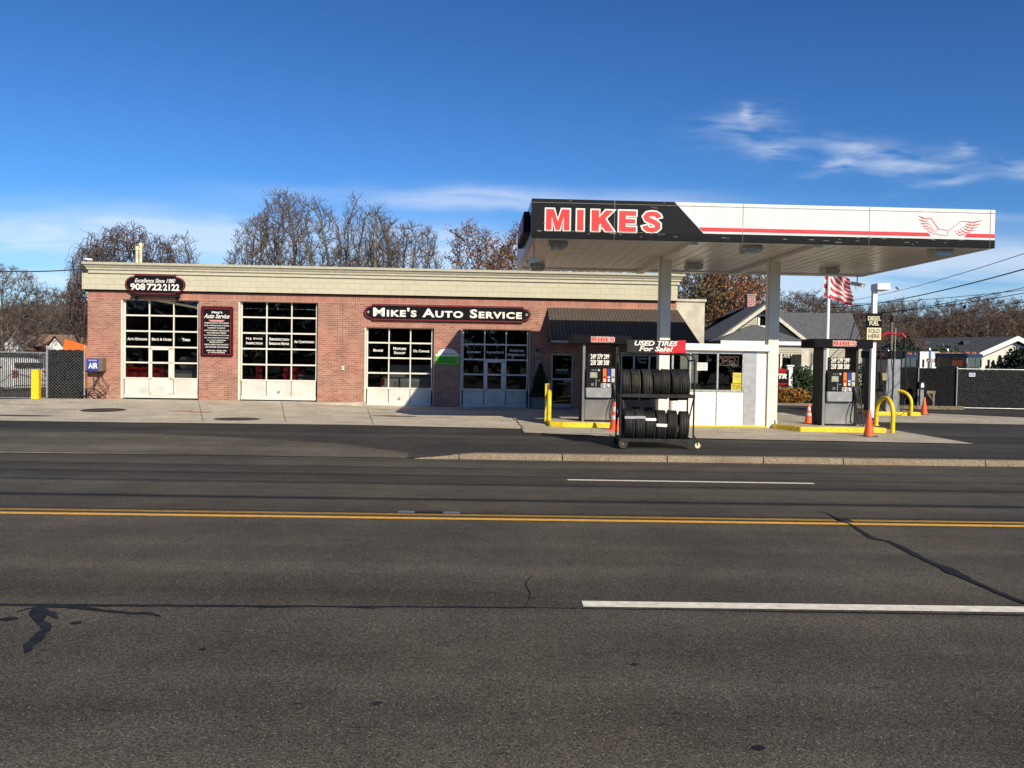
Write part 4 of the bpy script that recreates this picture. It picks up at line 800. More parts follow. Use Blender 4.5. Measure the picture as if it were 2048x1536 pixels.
q.box(x2_ - .02, -.018, KB, x2_ + .005, 0, zs); q.box(0, -.02, zs - .02, x3_, .05, zs + .03); q.box(0, -.02, zf - .08, x3_, .05, zf - .06); q.build('window_frame', 'galvanised', kio)
MB().box(.03, .02, zs + .03, x3_ - .02, .028, zf - .08).build('pane', 'clear_glass', kio); MB().box(.06, .05, zs - .1, x3_, .9, zs - .06).build('counter', 'interior_floor', kio)
MB().box(.05, DK - .07, zs, W_ * .22, DK - .055, zf - .1).box(W_ * .42, DK - .07, zs, W_ - .05, DK - .055, zf - .1).build('darkening_panel', 'interior_dark', kio)  # near-black sheets added so the booth looks dark through its glass
s = MB(); s.box(-.02, -.12, .13, W_, -.03, .17); s.build('yellow_sill', 'yellow_paint', kio)
def kthing(nm, lb, cat, px0, px1, py0, py1, m, txt=None, tm='fascia_black', y=.012):
    a, z1 = KU(px0, py0); b_, z0 = KU(px1, py1); o = thing(nm, lb, cat, CP((a + b_) / 2, KD + y, (z0 + z1) / 2), TH); w_, h = (b_ - a) / 2, (z1 - z0) / 2
    MB().box(-w_, -.004, -h, w_, 0, h).build('sheet', m, o)
    if txt:
        t_ = MB(); n_ = len(txt)
        for i, s_ in enumerate(txt): zc = h * .8 - (i + .5) * (1.6 * h / n_); t_.text(s_, -w_ * .8, w_ * .8, zc - .55 * h / n_, zc + .55 * h / n_, -.006, depth=.001, bold=.03, res=1)
        t_.build('print', tm, o)
    return o
kthing('window_notice', 'white paper notice on the left window of the cashier booth', 'notice', 1394.5, 1415, 725, 741, 'notice_white', ['NOTICE', 'PAY FIRST', 'THANK YOU'], 'pale_grey')
kthing('window_notice', 'plain yellow paper notice on the right window of the cashier booth', 'notice', 1466, 1482.5, 745.5, 766, 'notice_yellow', ['HOURS', 'OPEN', 'DAILY', '6 - 9'], 'tan_panel', .010)
kthing('window_notice', 'yellow notice with bold black words at the bottom of the booth window', 'notice', 1463, 1483.5, 767, 781.5, 'notice_yellow', ['WE ACCEPT', 'NO CHECKS', 'THANK YOU'], 'fascia_black', .013)
mo = thing('merchandise_shelf', 'low shelf of yellow packets and bottles inside the cashier booth window', 'shelf', CP(k0 + .15, KD + .55, .9), TH)
for k_ in range(9): MB().box(.03 + k_ * .16, 0, .0, .15 + k_ * .16, .1, .18 + .07 * ((k_ * 5) % 3)).build('packet', ['notice_yellow', 'tan_panel', 'brown_box', 'sign_dark_red'][(k_ * 3) % 4], mo)
MB().box(0, -.02, -.03, 1.5, .2, 0).build('shelf', 'galvanised', mo)
a, z1 = KU(1437, 713); b_, z0 = KU(1479, 731); o = thing('open_sign', 'neon tube OPEN sign hanging in the right window of the cashier booth', 'neon sign', CP((a + b_) / 2, KD + .05, (z0 + z1) / 2), TH)
w_, h = (b_ - a) / 2, (z1 - z0) / 2; s = MB(); r_ = .011
s.tube([(-w_, 0, h), (w_, 0, h)], r_, 5); s.tube([(-w_, 0, -h), (w_, 0, -h)], r_, 5); hh = h * .72; lw = w_ * .19
cs = [-w_ * .75, -w_ * .25, w_ * .25, w_ * .75]
s.tube([(cs[0] + lw * math.cos(t), 0, hh * math.sin(t)) for t in [2 * math.pi * i / 14 for i in range(14)]], r_, 5, closed=True)
s.tube([(cs[1] - lw, 0, -hh), (cs[1] - lw, 0, hh), (cs[1] + lw * .6, 0, hh), (cs[1] + lw, 0, hh * .5), (cs[1] + lw * .6, 0, 0), (cs[1] - lw, 0, 0)], r_, 5)
s.tube([(cs[2] + lw, 0, hh), (cs[2] - lw, 0, hh), (cs[2] - lw, 0, -hh), (cs[2] + lw, 0, -hh)], r_, 5); s.tube([(cs[2] - lw, 0, 0), (cs[2] + lw * .7, 0, 0)], r_, 5)
s.tube([(cs[3] - lw, 0, -hh), (cs[3] - lw, 0, hh), (cs[3] + lw, 0, -hh), (cs[3] + lw, 0, hh)], r_, 5); s.build('tube', 'neon_tube', o); MB().box(-w_, .02, -h * 1.1, w_, .03, h * 1.1).build('backing', 'car_glass', o)
# ---------------------------------------------------------------- islands
def island(label, pts):
    o = MB(); o.prism(pts, .09, .24, ax='z'); q = o.build('pump_island', 'yellow_paint', bev=.015)
    ins = MB(); cx = sum(p_[0] for p_ in pts) / len(pts); cy = sum(p_[1] for p_ in pts) / len(pts)
    ins.prism([(cx + (p_[0] - cx) * .94, cy + (p_[1] - cy) * .84) for p_ in pts], .236, .246, ax='z'); i2 = ins.build('concrete_top', 'pad_concrete'); 
    r_ = thing('pump_island', label, 'pump island', (cx, cy, .1)); q.name = 'painted_curb'
    for k_ in (q, i2): k_.parent = r_; k_.location = (-cx, -cy, -.1)
def rot(pts): return [tuple(CP(*p_)[:2]) for p_ in pts]
i1a = KU(1100, 855, 2.3)[0]
island('yellow painted pump island under the left fuel pump', rot([(i1a, 2.5), (i1a + .35, 2.3), (k0 - .55, 2.3), (k0 - .3, 2.5), (k0 - .3, 3.9), (i1a, 3.9)]))
i2a, i2b = KU(1585, 866, 1.75)[0], KU(1775, 866, 1.75)[0]
island('yellow painted pump island under the right fuel pump', rot([(i2a - .12, 2.6), (i2a + .22, 1.8), (i2b, 1.8), (i2b, 3.3), (i2a - .12, 3.3)]))
p3 = G(1800, 832)
island('small yellow painted island under the diesel pump behind', [(p3.x - .9, p3.y), (p3.x + .75, p3.y + .04), (p3.x + .72, p3.y + 1.3), (p3.x - .9, p3.y + 1.2)])
# ---------------------------------------------------------------- pumps
def grades(o, x0, x1, z0, z1, y):
    w3 = (x1 - x0) / 3
    for k_, (m, nm) in enumerate((('orange', 'regular_panel'), ('blue_panel', 'plus_panel'), ('pale_grey', 'super_panel'))):
        a = x0 + w3 * k_ + .008; b_ = x0 + w3 * (k_ + 1) - .008; g_ = MB().box(a, y - .03, z0, b_, y, z1).build(nm, m, o, bev=.006)
        MB().box((a + b_) / 2 - .03, y - .042, z0 + .02, (a + b_) / 2 + .03, y - .03, z0 + .09).build('button', 'cream', g_); MB().box((a + b_) / 2 - .035, y - .034, z0 + .12, (a + b_) / 2 + .035, y - .03, z0 + .14).box((a + b_) / 2 - .035, y - .034, z0 + .15, (a + b_) / 2 + .035, y - .03, z0 + .16).build('print', 'fascia_black' if m != 'blue_panel' else 'sign_white', g_)
def pump(label, p0, shade):
    o = thing('fuel_pump', label, 'fuel pump', p0, TH, 'fuel pumps under the canopy'); PW, PD = .80, .68
    for nm, x in (('left_post', -.06), ('right_post', PW)):
        MB().box(x, .0, 0, x + .055, PD, 2.05).build('post', 'pump_side', o, bev=.008); MB().box(x + (-.004 if x < 0 else .0), -.02, 0, x + .06, 0, 2.05).build('post_trim', 'stainless' if x < 0 else 'pump_side', o)
    MB().box(0, .03, .0, PW, PD - .03, .06).build('plinth', 'pump_black', o)
    MB().box(.01, 0, .05, PW - .01, PD, .61).build('lower_panel', 'stainless', o, bev=.01)
    s = MB(); s.prism([(.03, .64), (PW - .12, .64), (PW - .10, .90), (.02, .90)], -.10, .1); s.prism([(.32, .90), (PW - .12, .90), (PW - .12, 1.02), (.32, 1.02)], -.09, .1); s.build('shroud', 'pump_grey', o, bev=.012)
    MB().box(0, .1, .61, PW, PD - .1, 1.42).build('body', 'pump_black', o)
    h_ = MB().box(.02, -.10, .90, .42, .1, 1.40).build('display_head', 'pump_black', o, bev=.015)
    MB().box(.13, -.112, 1.17, .30, -.102, 1.29).build('screen', 'lcd', h_); MB().box(.12, -.107, 1.155, .31, -.101, 1.305).build('screen_frame', 'plastic_grey', h_); MB().lathe([(.03, 0), (.03, -.01), (.001, -.011)], (.35, -.1, 1.36), 14, 'y').build('badge', 'pale_grey', h_)
    kp = MB()
    for i in range(3):
        for j in range(3): kp.box(.16 + i * .025, -.106, .95 + j * .025, .178 + i * .025, -.101, .968 + j * .025)
    kp.box(.27, -.12, .93, .29, -.1, 1.12); kp.box(.33, -.106, 1.08, .38, -.101, 1.1); kp.build('keypad', 'plastic_grey', h_)
    t_ = MB(); t_.text('PLEASE PAY', .16, .30, 1.365, 1.38, -.102, depth=.001, res=1); t_.text('ATTENDANT', .16, .30, 1.335, 1.35, -.102, depth=.001, res=1); t_.text('NO SMOKING', .47, .62, .95, .965, -.102, depth=.001, res=1); t_.build('print', 'pale_grey', h_)
    st = MB()
    for cx, cz in ((.50, 1.0), (.60, .98), (.62, .94), (.49, .93)): st.prism([(cx - .02, cz - .02), (cx + .02, cz - .02), (cx + .015, cz + .02), (cx - .015, cz + .02)], -.108, -.1)
    st.build('sticker', 'sign_white', h_)
    grades(o, .46, PW - .01, 1.04, 1.40, .0)
    # price board
    MB().box(.07, .0, 1.46, .66, .05, 1.79).build('price_board', 'pump_black', o); t_ = MB()
    for r_i, row in enumerate((('2.49', '2.79', '2.99'), ('2.58', '2.88', '3.08'))):
        for c_i, s_ in enumerate(row):
            x = .145 + c_i * .172; z = 1.655 - r_i * .155; t_.text(s_.replace('.', ''), x, x + .13, z - .004, z + .120, -.003, depth=.002, bold=.03); t_.text('9', x + .134, x + .152, z + .07, z + .11, -.003, depth=.002, bold=.02)
        MB().text(('CASH', 'CREDIT')[r_i], .085, .13, 1.72 - r_i * .155, 1.735 - r_i * .155, -.003, depth=.001).build('price_caption', 'plastic_grey', o)
    t_.build('prices', 'sign_white', o); MB().box(.0, .02, 1.40, PW, .3, 1.46).build('ledge', 'pump_black', o)
    MB().box(-.36, -.12, 2.04, 1.20, PD + .12, 2.27).build('header', 'sign_black', o, bev=.012)
    hs5 = [(.14 + .60 * (p0_ - 1089) / 236, .14 + .60 * (p1_ - 1089) / 236) for p0_, p1_ in gaps]; heavy_word(MB(), 'MIKES', hs5, 2.095, 2.22, -.1225, -.1205, g=.010).build('header_outline', 'sign_white', o); heavy_word(MB(), 'MIKES', hs5, 2.095, 2.22, -.127, -.123).build('header_lettering', 'letter_red', o)
    # nozzle and hoses
    n_ = MB(); n_.tube([(.745, -.07, 1.0), (.76, -.12, .9), (.765, -.13, .78), (.79, -.1, .68), (.80, -.08, .60)], [.05, .055, .045, .03, .02], 8); n_.box(.70, -.06, .72, .79, .05, 1.03); n_.build('nozzle', 'rubber', o, smooth=50)
    h1 = MB(); h1.tube([(.74, -.09, .70), (.69, -.12, .50), (.64, -.13, .30), (.65, -.13, .12), (.72, -.13, .06)], .016, 7); h1.tube([(.79, -.1, .62), (.80, -.18, .42), (.79, -.2, .2), (.86, -.2, .05), (1.0, -.1, .02), (1.06, .05, .2), (1.0, .12, .8), (.93, .15, 1.3), (.9, .2, 1.75)], .017, 7)
    h1.tube([(.9, .3, 1.9), (.96, .3, 1.2), (1.05, .25, .6), (1.12, .1, .3), (1.3, 0, .15)], .015, 7); h1.build('hose', 'rubber', o, smooth=60)
    return o
def KP(px, py, d, z): u = KU(px, py, d)[0]; p_ = CP(u, d, z); return p_
pump('fuel pump standing in front of the office door left of the tire rack', KP(1168, 844, 2.62, .24), 0)
pump('fuel pump standing right of the booth beside the orange cones', KP(1648, 851, 2.35, .24), 0)
# diesel pump behind
p_ = Vector((p3.x - .82, p3.y + .25, .24))
o = thing('diesel_pump', 'tall grey diesel pump with two overhead red hose arms standing behind the right fuel pump', 'fuel pump', p_, TH)
MB().box(.0, 0, 0, .5, .8, 1.95).build('cabinet', 'pump_side', o, bev=.012); MB().box(.42, -.02, 0, .92, .3, 1.85).build('stainless_side', 'stainless', o, bev=.012)
MB().box(-.1, -.08, 1.88, 1.08, .9, 2.13).build('header', 'sign_black', o, bev=.01); MB().box(-.02, -.10, .75, .38, 0, 1.4).build('display_head', 'pump_black', o, bev=.02); MB().box(.20, -.11, 1.1, .38, -.1, 1.36).build('label', 'tan_panel', o)
MB().text('MIKES', .0, .3, 1.97, 2.05, -.085, bold=.04).build('lettering', 'sign_dark_red', o)
m_ = MB(); m_.tube([(.66, -.06, .0), (.68, -.06, 2.95)], .022, 8); m_.build('mast', 'galvanised', o)
for dx, lx in ((-.32, .08), (.1, 1.02)):
    a = .68; s = MB(); s.tube([(a, -.06, 2.72), (a + (lx - a) * .55, -.1, 2.76), (lx - .02, -.14, 2.60)], [.035, .05, .04], 7); s.build('hose_arm', 'tail_red', o)
h_ = MB(); h_.tube([(.1, -.14, 2.6), (.14, -.16, 1.6), (.22, -.2, .8), (.35, -.2, .35), (.55, -.22, .15)], .018, 7); h_.tube([(.45, -.14, 2.65), (.52, -.16, 1.7), (.6, -.2, .9), (.45, -.22, .3)], .016, 7); h_.tube([(1.0, -.14, 2.6), (1.02, -.18, 1.4), (1.06, -.2, .7), (.96, -.24, .2), (.8, -.3, .02)], .018, 7)
h_.tube([(.9 + .16 * math.cos(t) * (1 + .1 * math.sin(2 * t)), -.45, .02 + .13 * (1 + math.sin(t))) for t in [2 * math.pi * i / 16 for i in range(16)]], .014, 6, closed=True); h_.build('hose', 'rubber', o, smooth=60)
# ---------------------------------------------------------------- guard hoops, bollard, cones
def hoop(label, a, b_, zt, r=.055, za=None, zb=None):
    a, b_ = Vector(a), Vector(b_); mid = (a + b_) / 2; o = thing('guard_hoop', label, 'guard rail', (mid.x, mid.y, min(a.z, b_.z)), 0, 'yellow guard hoops'); d = Vector((b_.x - a.x, b_.y - a.y, 0)); ln = d.length; rr = min(ln / 2, .42)
    base = Vector((mid.x, mid.y, min(a.z, b_.z))); u = d.normalized(); pts = [a, Vector((a.x, a.y, zt - rr))]
    for i in range(1, 8): t = math.pi / 2 * i / 8; pts.append(Vector((a.x, a.y, zt - rr)) + u * rr * (1 - math.cos(t)) + Vector((0, 0, rr * math.sin(t))))
    q = [];
    for i in range(8): t = math.pi / 2 * i / 8; q.append(Vector((b_.x, b_.y, zt - rr)) - u * rr * (1 - math.cos(t)) + Vector((0, 0, rr * math.sin(t))))
    pts += [Vector((a.x, a.y, zt)) + u * rr] + [Vector((b_.x, b_.y, zt)) - u * rr] * (1 if ln > 2 * rr + .05 else 0) + q[::-1][0:8] + [b_]
    MB().tube([p_ - base for p_ in pts], r, 12).build('hoop_tube', 'yellow_paint', o, smooth=60)
    f_ = MB(); f_.lathe([(r + .03, 0), (r + .03, .012), (r, .012)], a - base, 14); f_.lathe([(r + .03, 0), (r + .03, .012), (r, .012)], b_ - base, 14); f_.build('foot_flange', 'yellow_paint', o)
g1 = G(1785, 867); g0 = Vector((g1.x - .02, g1.y + .95, .24)); hoop('yellow guard hoop at the right end of the right pump island', g0, g1, .99)
g1 = G(1822, 832.5); g0 = Vector((g1.x - .62, g1.y + .7, gz(0, 20))); hoop('yellow guard hoop in front of the diesel pump', g0, g1, .97)
g1 = G(1098, 850); hoop('yellow guard hoop at the left end of the left pump island', g1, Vector((g1.x + .03, g1.y + .9, g1.z)), .98)
hp = G(1091, 848); o = thing('notice_board', 'narrow tan notice board with dark squares standing beside the left yellow guard hoop', 'sign', hp, R(80)); MB().box(-.02, -.02, 0, .95, .02, 1.10).build('board', 'tan_panel', o); s = MB()
for i in range(6):
    s.box(.1, -.026, .1 + i * .165, .85, -.02, .21 + i * .165)
    s.box(.1, .02, .1 + i * .165, .85, .026, .21 + i * .165)
s.build('panel_print', 'brown_box', o); MB().box(-.035, -.022, -.0, -.02, .022, 1.10).build('edge', 'notice_yellow', o)
gb = G(72, 799); o = thing('bollard', 'square bright yellow bollard in front of the left chain link fence', 'bollard', gb, .15); w_ = 7.0 * gb.y / F
MB().box(-w_, -w_, 0, w_, w_, 60 * gb.y / F).build('post', 'yellow_paint', o, bev=.02)
def cone(label, px, py, h, bands):
    b_ = G(px, py); k_ = h / .7; o = thing('traffic_cone', label, 'traffic cone', b_, random.uniform(-.3, .3), 'orange traffic cones')
    MB().box(-.18 * k_, -.18 * k_, 0, .18 * k_, .18 * k_, .03).build('base', 'rubber' if not bands else 'cone_orange', o, bev=.008)
    def rad(z): return lerp(.132, .03, z / h) * k_
    MB().lathe([(rad(0), .03), (rad(h * .5), h * .5), (rad(h), h - .01), (rad(h) * .8, h), (.001, h - .005)], (0, 0, 0), 20).build('cone_body', 'cone_orange', o, smooth=50)
    if bands:
        for za, zb_ in ((.40, .54), (.66, .84)): MB().lathe([(rad(h * za) + .003, h * za), (rad(h * zb_) + .003, h * zb_)], (0, 0, 0), 20).build('reflective_band', 'reflective', o, smooth=50)
cone('traffic cone with grey bands between the left fuel pump and the tire rack', 1229, 861.5, .72, True); cone('traffic cone with grey bands left of the right fuel pump', 1617, 847.5, .60, True)
cone('plain orange traffic cone in front of the right pump island', 1737.5, 874, .66, False); cone('plain faded orange traffic cone behind the right guard hoops', 1848, 829.5, .63, False)
# ---------------------------------------------------------------- tire rack
g1 = G(1247, 897); RD = g1.y + .05
def RU(px, py): d = ray(px, py); t = RD / d.y; return d.x * t, H + d.z * t
rx0, rx1 = RU(1241, 800)[0], RU(1388, 800)[0]; rz = g1.z; Wr = rx1 - rx0
rk = thing('tire_rack', 'dark wheeled steel rack holding two rows of used tires', 'rack', (rx0, RD, rz)); ztop = RU(1320, 708)[1] - rz; zsh = RU(1320, 792)[1] - rz; zlo = RU(1320, 881)[1] - rz; RDp = .62
def rzp(py): return RU(1320, py)[1] - rz
fr = MB(); r_ = .018
for y in (0, RDp):
    fr.tube([(0, y, zlo), (0, y, ztop)], r_, 8); fr.tube([(Wr, y, zlo - .12), (Wr, y, ztop - .12), (Wr - .04, y, ztop - .03), (Wr - .12, y, ztop)], r_, 8); fr.tube([(0, y, ztop), (Wr - .12, y, ztop)], r_, 8)
for x in (0, Wr): fr.tube([(x, 0, ztop - (.12 if x else 0)), (x, RDp, ztop - (.12 if x else 0))], r_, 8); fr.tube([(x, 0, zsh), (x, RDp, zlo + .2)], r_ * .8, 8)
fr.build('frame', 'rack_metal', rk, smooth=50)
for nm, z in (('upper_shelf', zsh), ('lower_shelf', zlo)):
    s = MB(); s.box(-.01, -.03, z - .035, Wr + .02, -.005, z + .035); s.box(-.01, RDp + .0, z - .035, Wr + .02, RDp + .025, z + .035); s.box(-.01, 0, z - .03, .02, RDp, z + .03); s.box(Wr - .01, 0, z - .03, Wr + .02, RDp, z + .03)
    s.build('shelf', 'rack_metal', rk, bev=.004)
MB().box(Wr - .12, -.034, zlo - .16, Wr + .03, -.004, zlo + .035).build('corner_plate', 'rack_metal', rk)
MB().tube([(Wr - .02, -.03, zlo - .1), (Wr - .02, -.03, .01), (Wr + .0, -.03, 0.0)], .012, 6).build('stand', 'rack_metal', rk)
for y in (-.1, RDp + .1):
    a = MB().lathe([(.05, -.035), (.085, -.04), (.098, -.02), (.098, .02), (.085, .04), (.05, .035)], (.05, y, .1), 24, 'y').build('wheel', 'tyre', rk, smooth=40)
    MB().lathe([(.001, -.036), (.02, -.04), (.022, -.03), (.05, -.028), (.052, .03), (.001, .03)], (.05, y, .1), 20, 'y').build('hub', 'rust', a, smooth=40)
MB().box(-.0, -.06, .085, .1, RDp + .1, .12).build('axle', 'rack_metal', rk)
a = MB().lathe([(.03, -.02), (.055, -.022), (.06, 0), (.055, .022), (.03, .02)], (Wr + .1, .05, .075), 18, 'y').build('caster', 'cream', rk, smooth=40); MB().tube([(Wr, .02, .3), (Wr + .07, .03, .2), (Wr + .1, .03, .08)], .012, 6).build('handle', 'rack_metal', rk)
a, z1 = RU(1254, 679); b_, z0 = RU(1370, 706.5); o = thing('used_tires_sign', 'black and red sign reading USED TIRES For Sale on top of the tire rack', 'sign', ((a + b_) / 2, RD - .02, z0), 0); w_, h = (b_ - a) / 2, z1 - z0
MB().box(-w_, -.02, 0, w_, 0, h).build('panel', 'plastic_dark' if 'plastic_dark' in M else 'rack_metal', o)
MB().prism([(-w_ * .02, 0), (w_ + .001, 0), (w_ + .001, h + .001), (w_ * .78, h + .001), (w_ * .30, h * .42)], -.024, -.0205).build('red_corner', 'fascia_red', o)
t_ = MB(); t_.text('USED TIRES', -w_ * .74, w_ * .72, h * .55, h * .91, -.026, depth=.004, bold=.035, shear=.25); t_.text('For Sale!', -w_ * .58, w_ * .56, h * .12, h * .48, -.026, depth=.004, bold=.035, shear=.25); t_.build('lettering', 'sign_white', o)
def tyre_mesh(R_, W2, seed, style=0):
    hw = W2 / 2; pr = [(R_ * .60, -hw * .55), (R_ * .64, -hw * .9), (R_ * .82, -hw * 1.0), (R_ * .95, -hw * .88), (R_ * .985, -hw * .72)]
    k_ = 4 + style % 2; xs_ = [lerp(-hw * .62, hw * .62, i / k_) for i in range(k_ + 1)]
    for i, x in enumerate(xs_):
        crown = R_ * (1 - .018 * (x / hw) ** 2); gw = hw * .06; pr += [(crown, x - gw * 1.6), (crown - .018, x - gw), (crown - .018, x + gw), (crown, x + gw * 1.6)]
    pr += [(R_ * .985, hw * .72), (R_ * .95, hw * .88), (R_ * .82, hw), (R_ * .64, hw * .9), (R_ * .60, hw * .55)]
    s = MB(); n_ = 56; rnd = random.Random(seed); ring = [(r2, x) for r2, x in pr]; vs_ = []
    for r2, x in ring:
        for j in range(n_): t = 2 * math.pi * j / n_; rr = r2 + (0.007 if (j % 2 and abs(x) > hw * .5 and r2 > R_ * .93) else 0); vs_.append((x, rr * math.cos(t), rr * math.sin(t)))
    m_ = len(ring); fs = [(i * n_ + j, i * n_ + (j + 1) % n_, ((i + 1) % m_) * n_ + (j + 1) % n_, ((i + 1) % m_) * n_ + j) for i in range(m_) for j in range(n_)]
    return s.add(vs_, fs)
ord_ = ['first', 'second', 'third', 'fourth', 'fifth', 'sixth', 'seventh']; ups = [1252.5, 1273, 1295.5, 1315.5, 1333.5, 1354, 1372.5]; looks = ['dark worn', 'brown tinged', 'light worn and dirty', 'black narrow', 'grey black', 'deep grooved black', 'smooth black']
for i, px in enumerate(ups):
    u = RU(px, 765)[0]; Rr = [.315, .315, .318, .305, .305, .322, .316][i]; Wt = [.185, .19, .20, .178, .182, .192, .19][i]; zc = zsh + .045 + Rr * .9; w2 = tyre_mesh(Rr, Wt, i, i).build('tire', 'tyre_worn' if i in (1, 2) else 'tyre', smooth=35)
    w2.location = (u, RD + RDp / 2, rz + RU(px, 738.5)[1] - rz - Rr * .99); w2.rotation_euler = (random.uniform(0, 6), random.uniform(-.04, .04), random.uniform(-.06, .06)); tag(w2, f'{looks[i]} tire, {ord_[i]} from left on the upper rack shelf', 'tire', 'used tires on the upper shelf')
los = [(1260.5, 819, .325, 0), (1281, 820, .32, 0), (1302, 823, .315, 0), (1325, 822, .325, .05), (1347.5, 822, .32, .09), (1371.5, 824, .32, .08)]; lk = ['tire with a grey paper band', 'narrow tire with a grey band', 'tire with a bright white upper band', 'tire with a white middle band', 'plain leaning tire', 'plain end tire']
for i, (px, py, Rr, tl) in enumerate(los):
    u, zt_ = RU(px, py); w2 = tyre_mesh(Rr, .205, 20 + i, i + 1).build('tire', 'tyre', smooth=35); yv = RD + Rr * .86; w2.location = (u, yv, zt_ - Rr * .985); w2.rotation_euler = (1 + i, tl * .6, -tl); tag(w2, f'{lk[i]}, {ord_[i]} from left on the lower rack shelf', 'tire', 'used tires in the front of the lower shelf')
    if i < 4:
        a0 = (.52, .55, .50, .12)[i]; s = MB(); hw = .105
        seg = [(-(Rr + .004) * math.cos(t), (Rr + .004) * math.sin(t)) for t in (a0 - .09, a0 - .03, a0 + .03, a0 + .09)]
        vs_ = [(x, y_, z_) for y_, z_ in seg for x in (-hw, hw)]; s.add(vs_, [(2 * k_, 2 * k_ + 1, 2 * k_ + 3, 2 * k_ + 2) for k_ in range(3)])
        lab = s.build('paper_band', 'notice_white' if i > 1 else 'notice_grey', w2); lab.rotation_euler = (-(1 + i), 0, 0)
for i, (px, py) in enumerate(((1251, 817), (1271, 812), (1297, 814), (1318, 820))):
    Rr = .31; d = ray(px, py); Y = RD + .78; t_ = Y / d.y; w2 = tyre_mesh(Rr, .2, 40 + i, i).build('tire', 'tyre_worn' if i == 2 else 'tyre', smooth=35); w2.location = (d.x * t_, Y, H + d.z * t_ - Rr); tag(w2, ['used tire at the far left of the rear row on the lower shelf', 'black used tire showing above the second tire of the lower shelf', 'tan dusty used tire peeking over the third tire of the lower shelf', 'low used tire peeking over the fourth tire of the lower shelf'][i], 'tire', 'used tires behind the front row of the lower shelf')
# small equipment seen through the rack
p_ = KP(1332, 815, 4.2, .14); o = thing('metal_box', 'grey metal box with white papers on top seen through the tire rack', 'box', p_, TH); MB().box(-.28, 0, .45, .22, .4, .72).build('box', 'plastic_grey', o, bev=.01); MB().box(-.2, -.02, .72, .05, .2, .76).build('papers', 'notice_white', o); MB().box(-.25, .05, 0, .2, .35, .45).build('stand', 'pump_black', o)
p_ = KP(1360, 815, 3.9, .14); 
# ---------------------------------------------------------------- flag, light pole, diesel sign
fp = Vector((P(1654, 700, 33).x, 33, .1)); o = thing('flagpole', 'white flagpole rising behind the fuel canopy', 'flagpole', fp)
MB().tube([(0, 0, 0), (0, 0, 7.2)], [.075, .055], 12).build('pole', 'fascia_white', o, smooth=50); MB().lathe([(.001, -.06), (.06, 0), (.001, .06)], (0, 0, 7.22), 12).build('finial', 'yellow_paint', o)
fl = thing('flag', 'red and white striped flag with blue canton hanging limp from the flagpole', 'flag', fp + Vector((0, -.02, 0))); sm = [MB(), MB(), MB(), MB()]
def fpt(a, b_):     # a along the fly 0..1, b down the hoist 0..1: limp, folding away from the pole
    x = -.16 + a * (.92 + .2 * b_); z = 6.6 - 2.2 * b_ - 1.6 * a * (1 - b_) - .37 * a * b_ + .10 * math.sin(a * 7) * (1 - b_); y = .10 * math.sin(a * 16 + b_ * 2.2) * (.3 + a) + .07 * math.sin(b_ * 9 + a * 5)
    return (x, y, z)
NA = 30
for st in range(13):
    for i in range(NA):
        for k_ in range(2):
            a0, a1, b0_, b1_ = i / NA, (i + 1) / NA, (st + k_ / 2) / 13, (st + (k_ + 1) / 2) / 13; mi = 2 if (st < 7 and a0 < .4) else st % 2
            sm[mi].add([fpt(a0, b1_), fpt(a1, b1_), fpt(a1, b0_), fpt(a0, b0_)], [(0, 1, 2, 3)])
sm[0].build('red_stripe', 'flag_red', fl, smooth=80); sm[1].build('white_stripe', 'flag_white', fl, smooth=80); sm[2].build('canton', 'flag_blue', fl, smooth=80)
for r_i in range(9):
    for c_i in range(6 if r_i % 2 == 0 else 5):
        a = (.03 if r_i % 2 == 0 else .062) + c_i * .065; b_ = (.03 + r_i * .057); q = []
        for k_ in range(10): rr = .016 if k_ % 2 == 0 else .0065; t_ = math.pi * k_ / 5; p_ = fpt(a + rr * math.sin(t_), b_ + rr * math.cos(t_)); q.append((p_[0], p_[1] - .006, p_[2]))
        sm[3].poly(q)
sm[3].build('star', 'flag_white', fl)
lp = Vector((P(1743, 800, 28.5).x, 28.5, .1)); o = thing('light_pole', 'white square light pole with box lamp head above the diesel sign', 'lamp post', lp, TH)
MB().box(-.075, -.075, 0, .075, .075, 4.28).build('pole', 'fascia_white', o, bev=.006); MB().box(-.02, -.25, 4.26, .42, .25, 4.48).build('lamp_head', 'fascia_white', o, bev=.015); MB().box(.05, -.18, 4.245, .34, .18, 4.258).build('lens', 'reflective', o)
z1, z0 = P(1745, 627, 28.4).z, P(1745, 681, 28.4).z; x0, x1 = P(1730.5, 650, 28.4).x, P(1762, 650, 28.4).x; w_, h = (x1 - x0) / 2, z1 - z0
o = thing('diesel_sign', 'black and cream sign reading DIESEL FUEL SOLD HERE on the white light pole', 'sign', ((x0 + x1) / 2, 28.35, z0), TH)
MB().box(-w_, -.03, 0, w_, .03, h).build('frame', 'sign_black', o, bev=.008); MB().box(-w_ + .02, -.036, .02, w_ - .02, -.031, h * .47).build('cream_panel', 'cream', o)
t_ = MB(); t_.text('DIESEL', -w_ * .82, w_ * .82, h * .74, h * .89, -.033, depth=.003, bold=.03); t_.text('FUEL', -w_ * .6, w_ * .6, h * .56, h * .71, -.033, depth=.003, bold=.03); t_.build('upper_lettering', 'cream', o)
t_ = MB(); t_.text('SOLD', -w_ * .72, w_ * .72, h * .28, h * .42, -.037, depth=.003, bold=.012); t_.text('HERE', -w_ * .72, w_ * .72, h * .09, h * .23, -.037, depth=.003, bold=.012); t_.build('lower_lettering', 'sign_black', o)
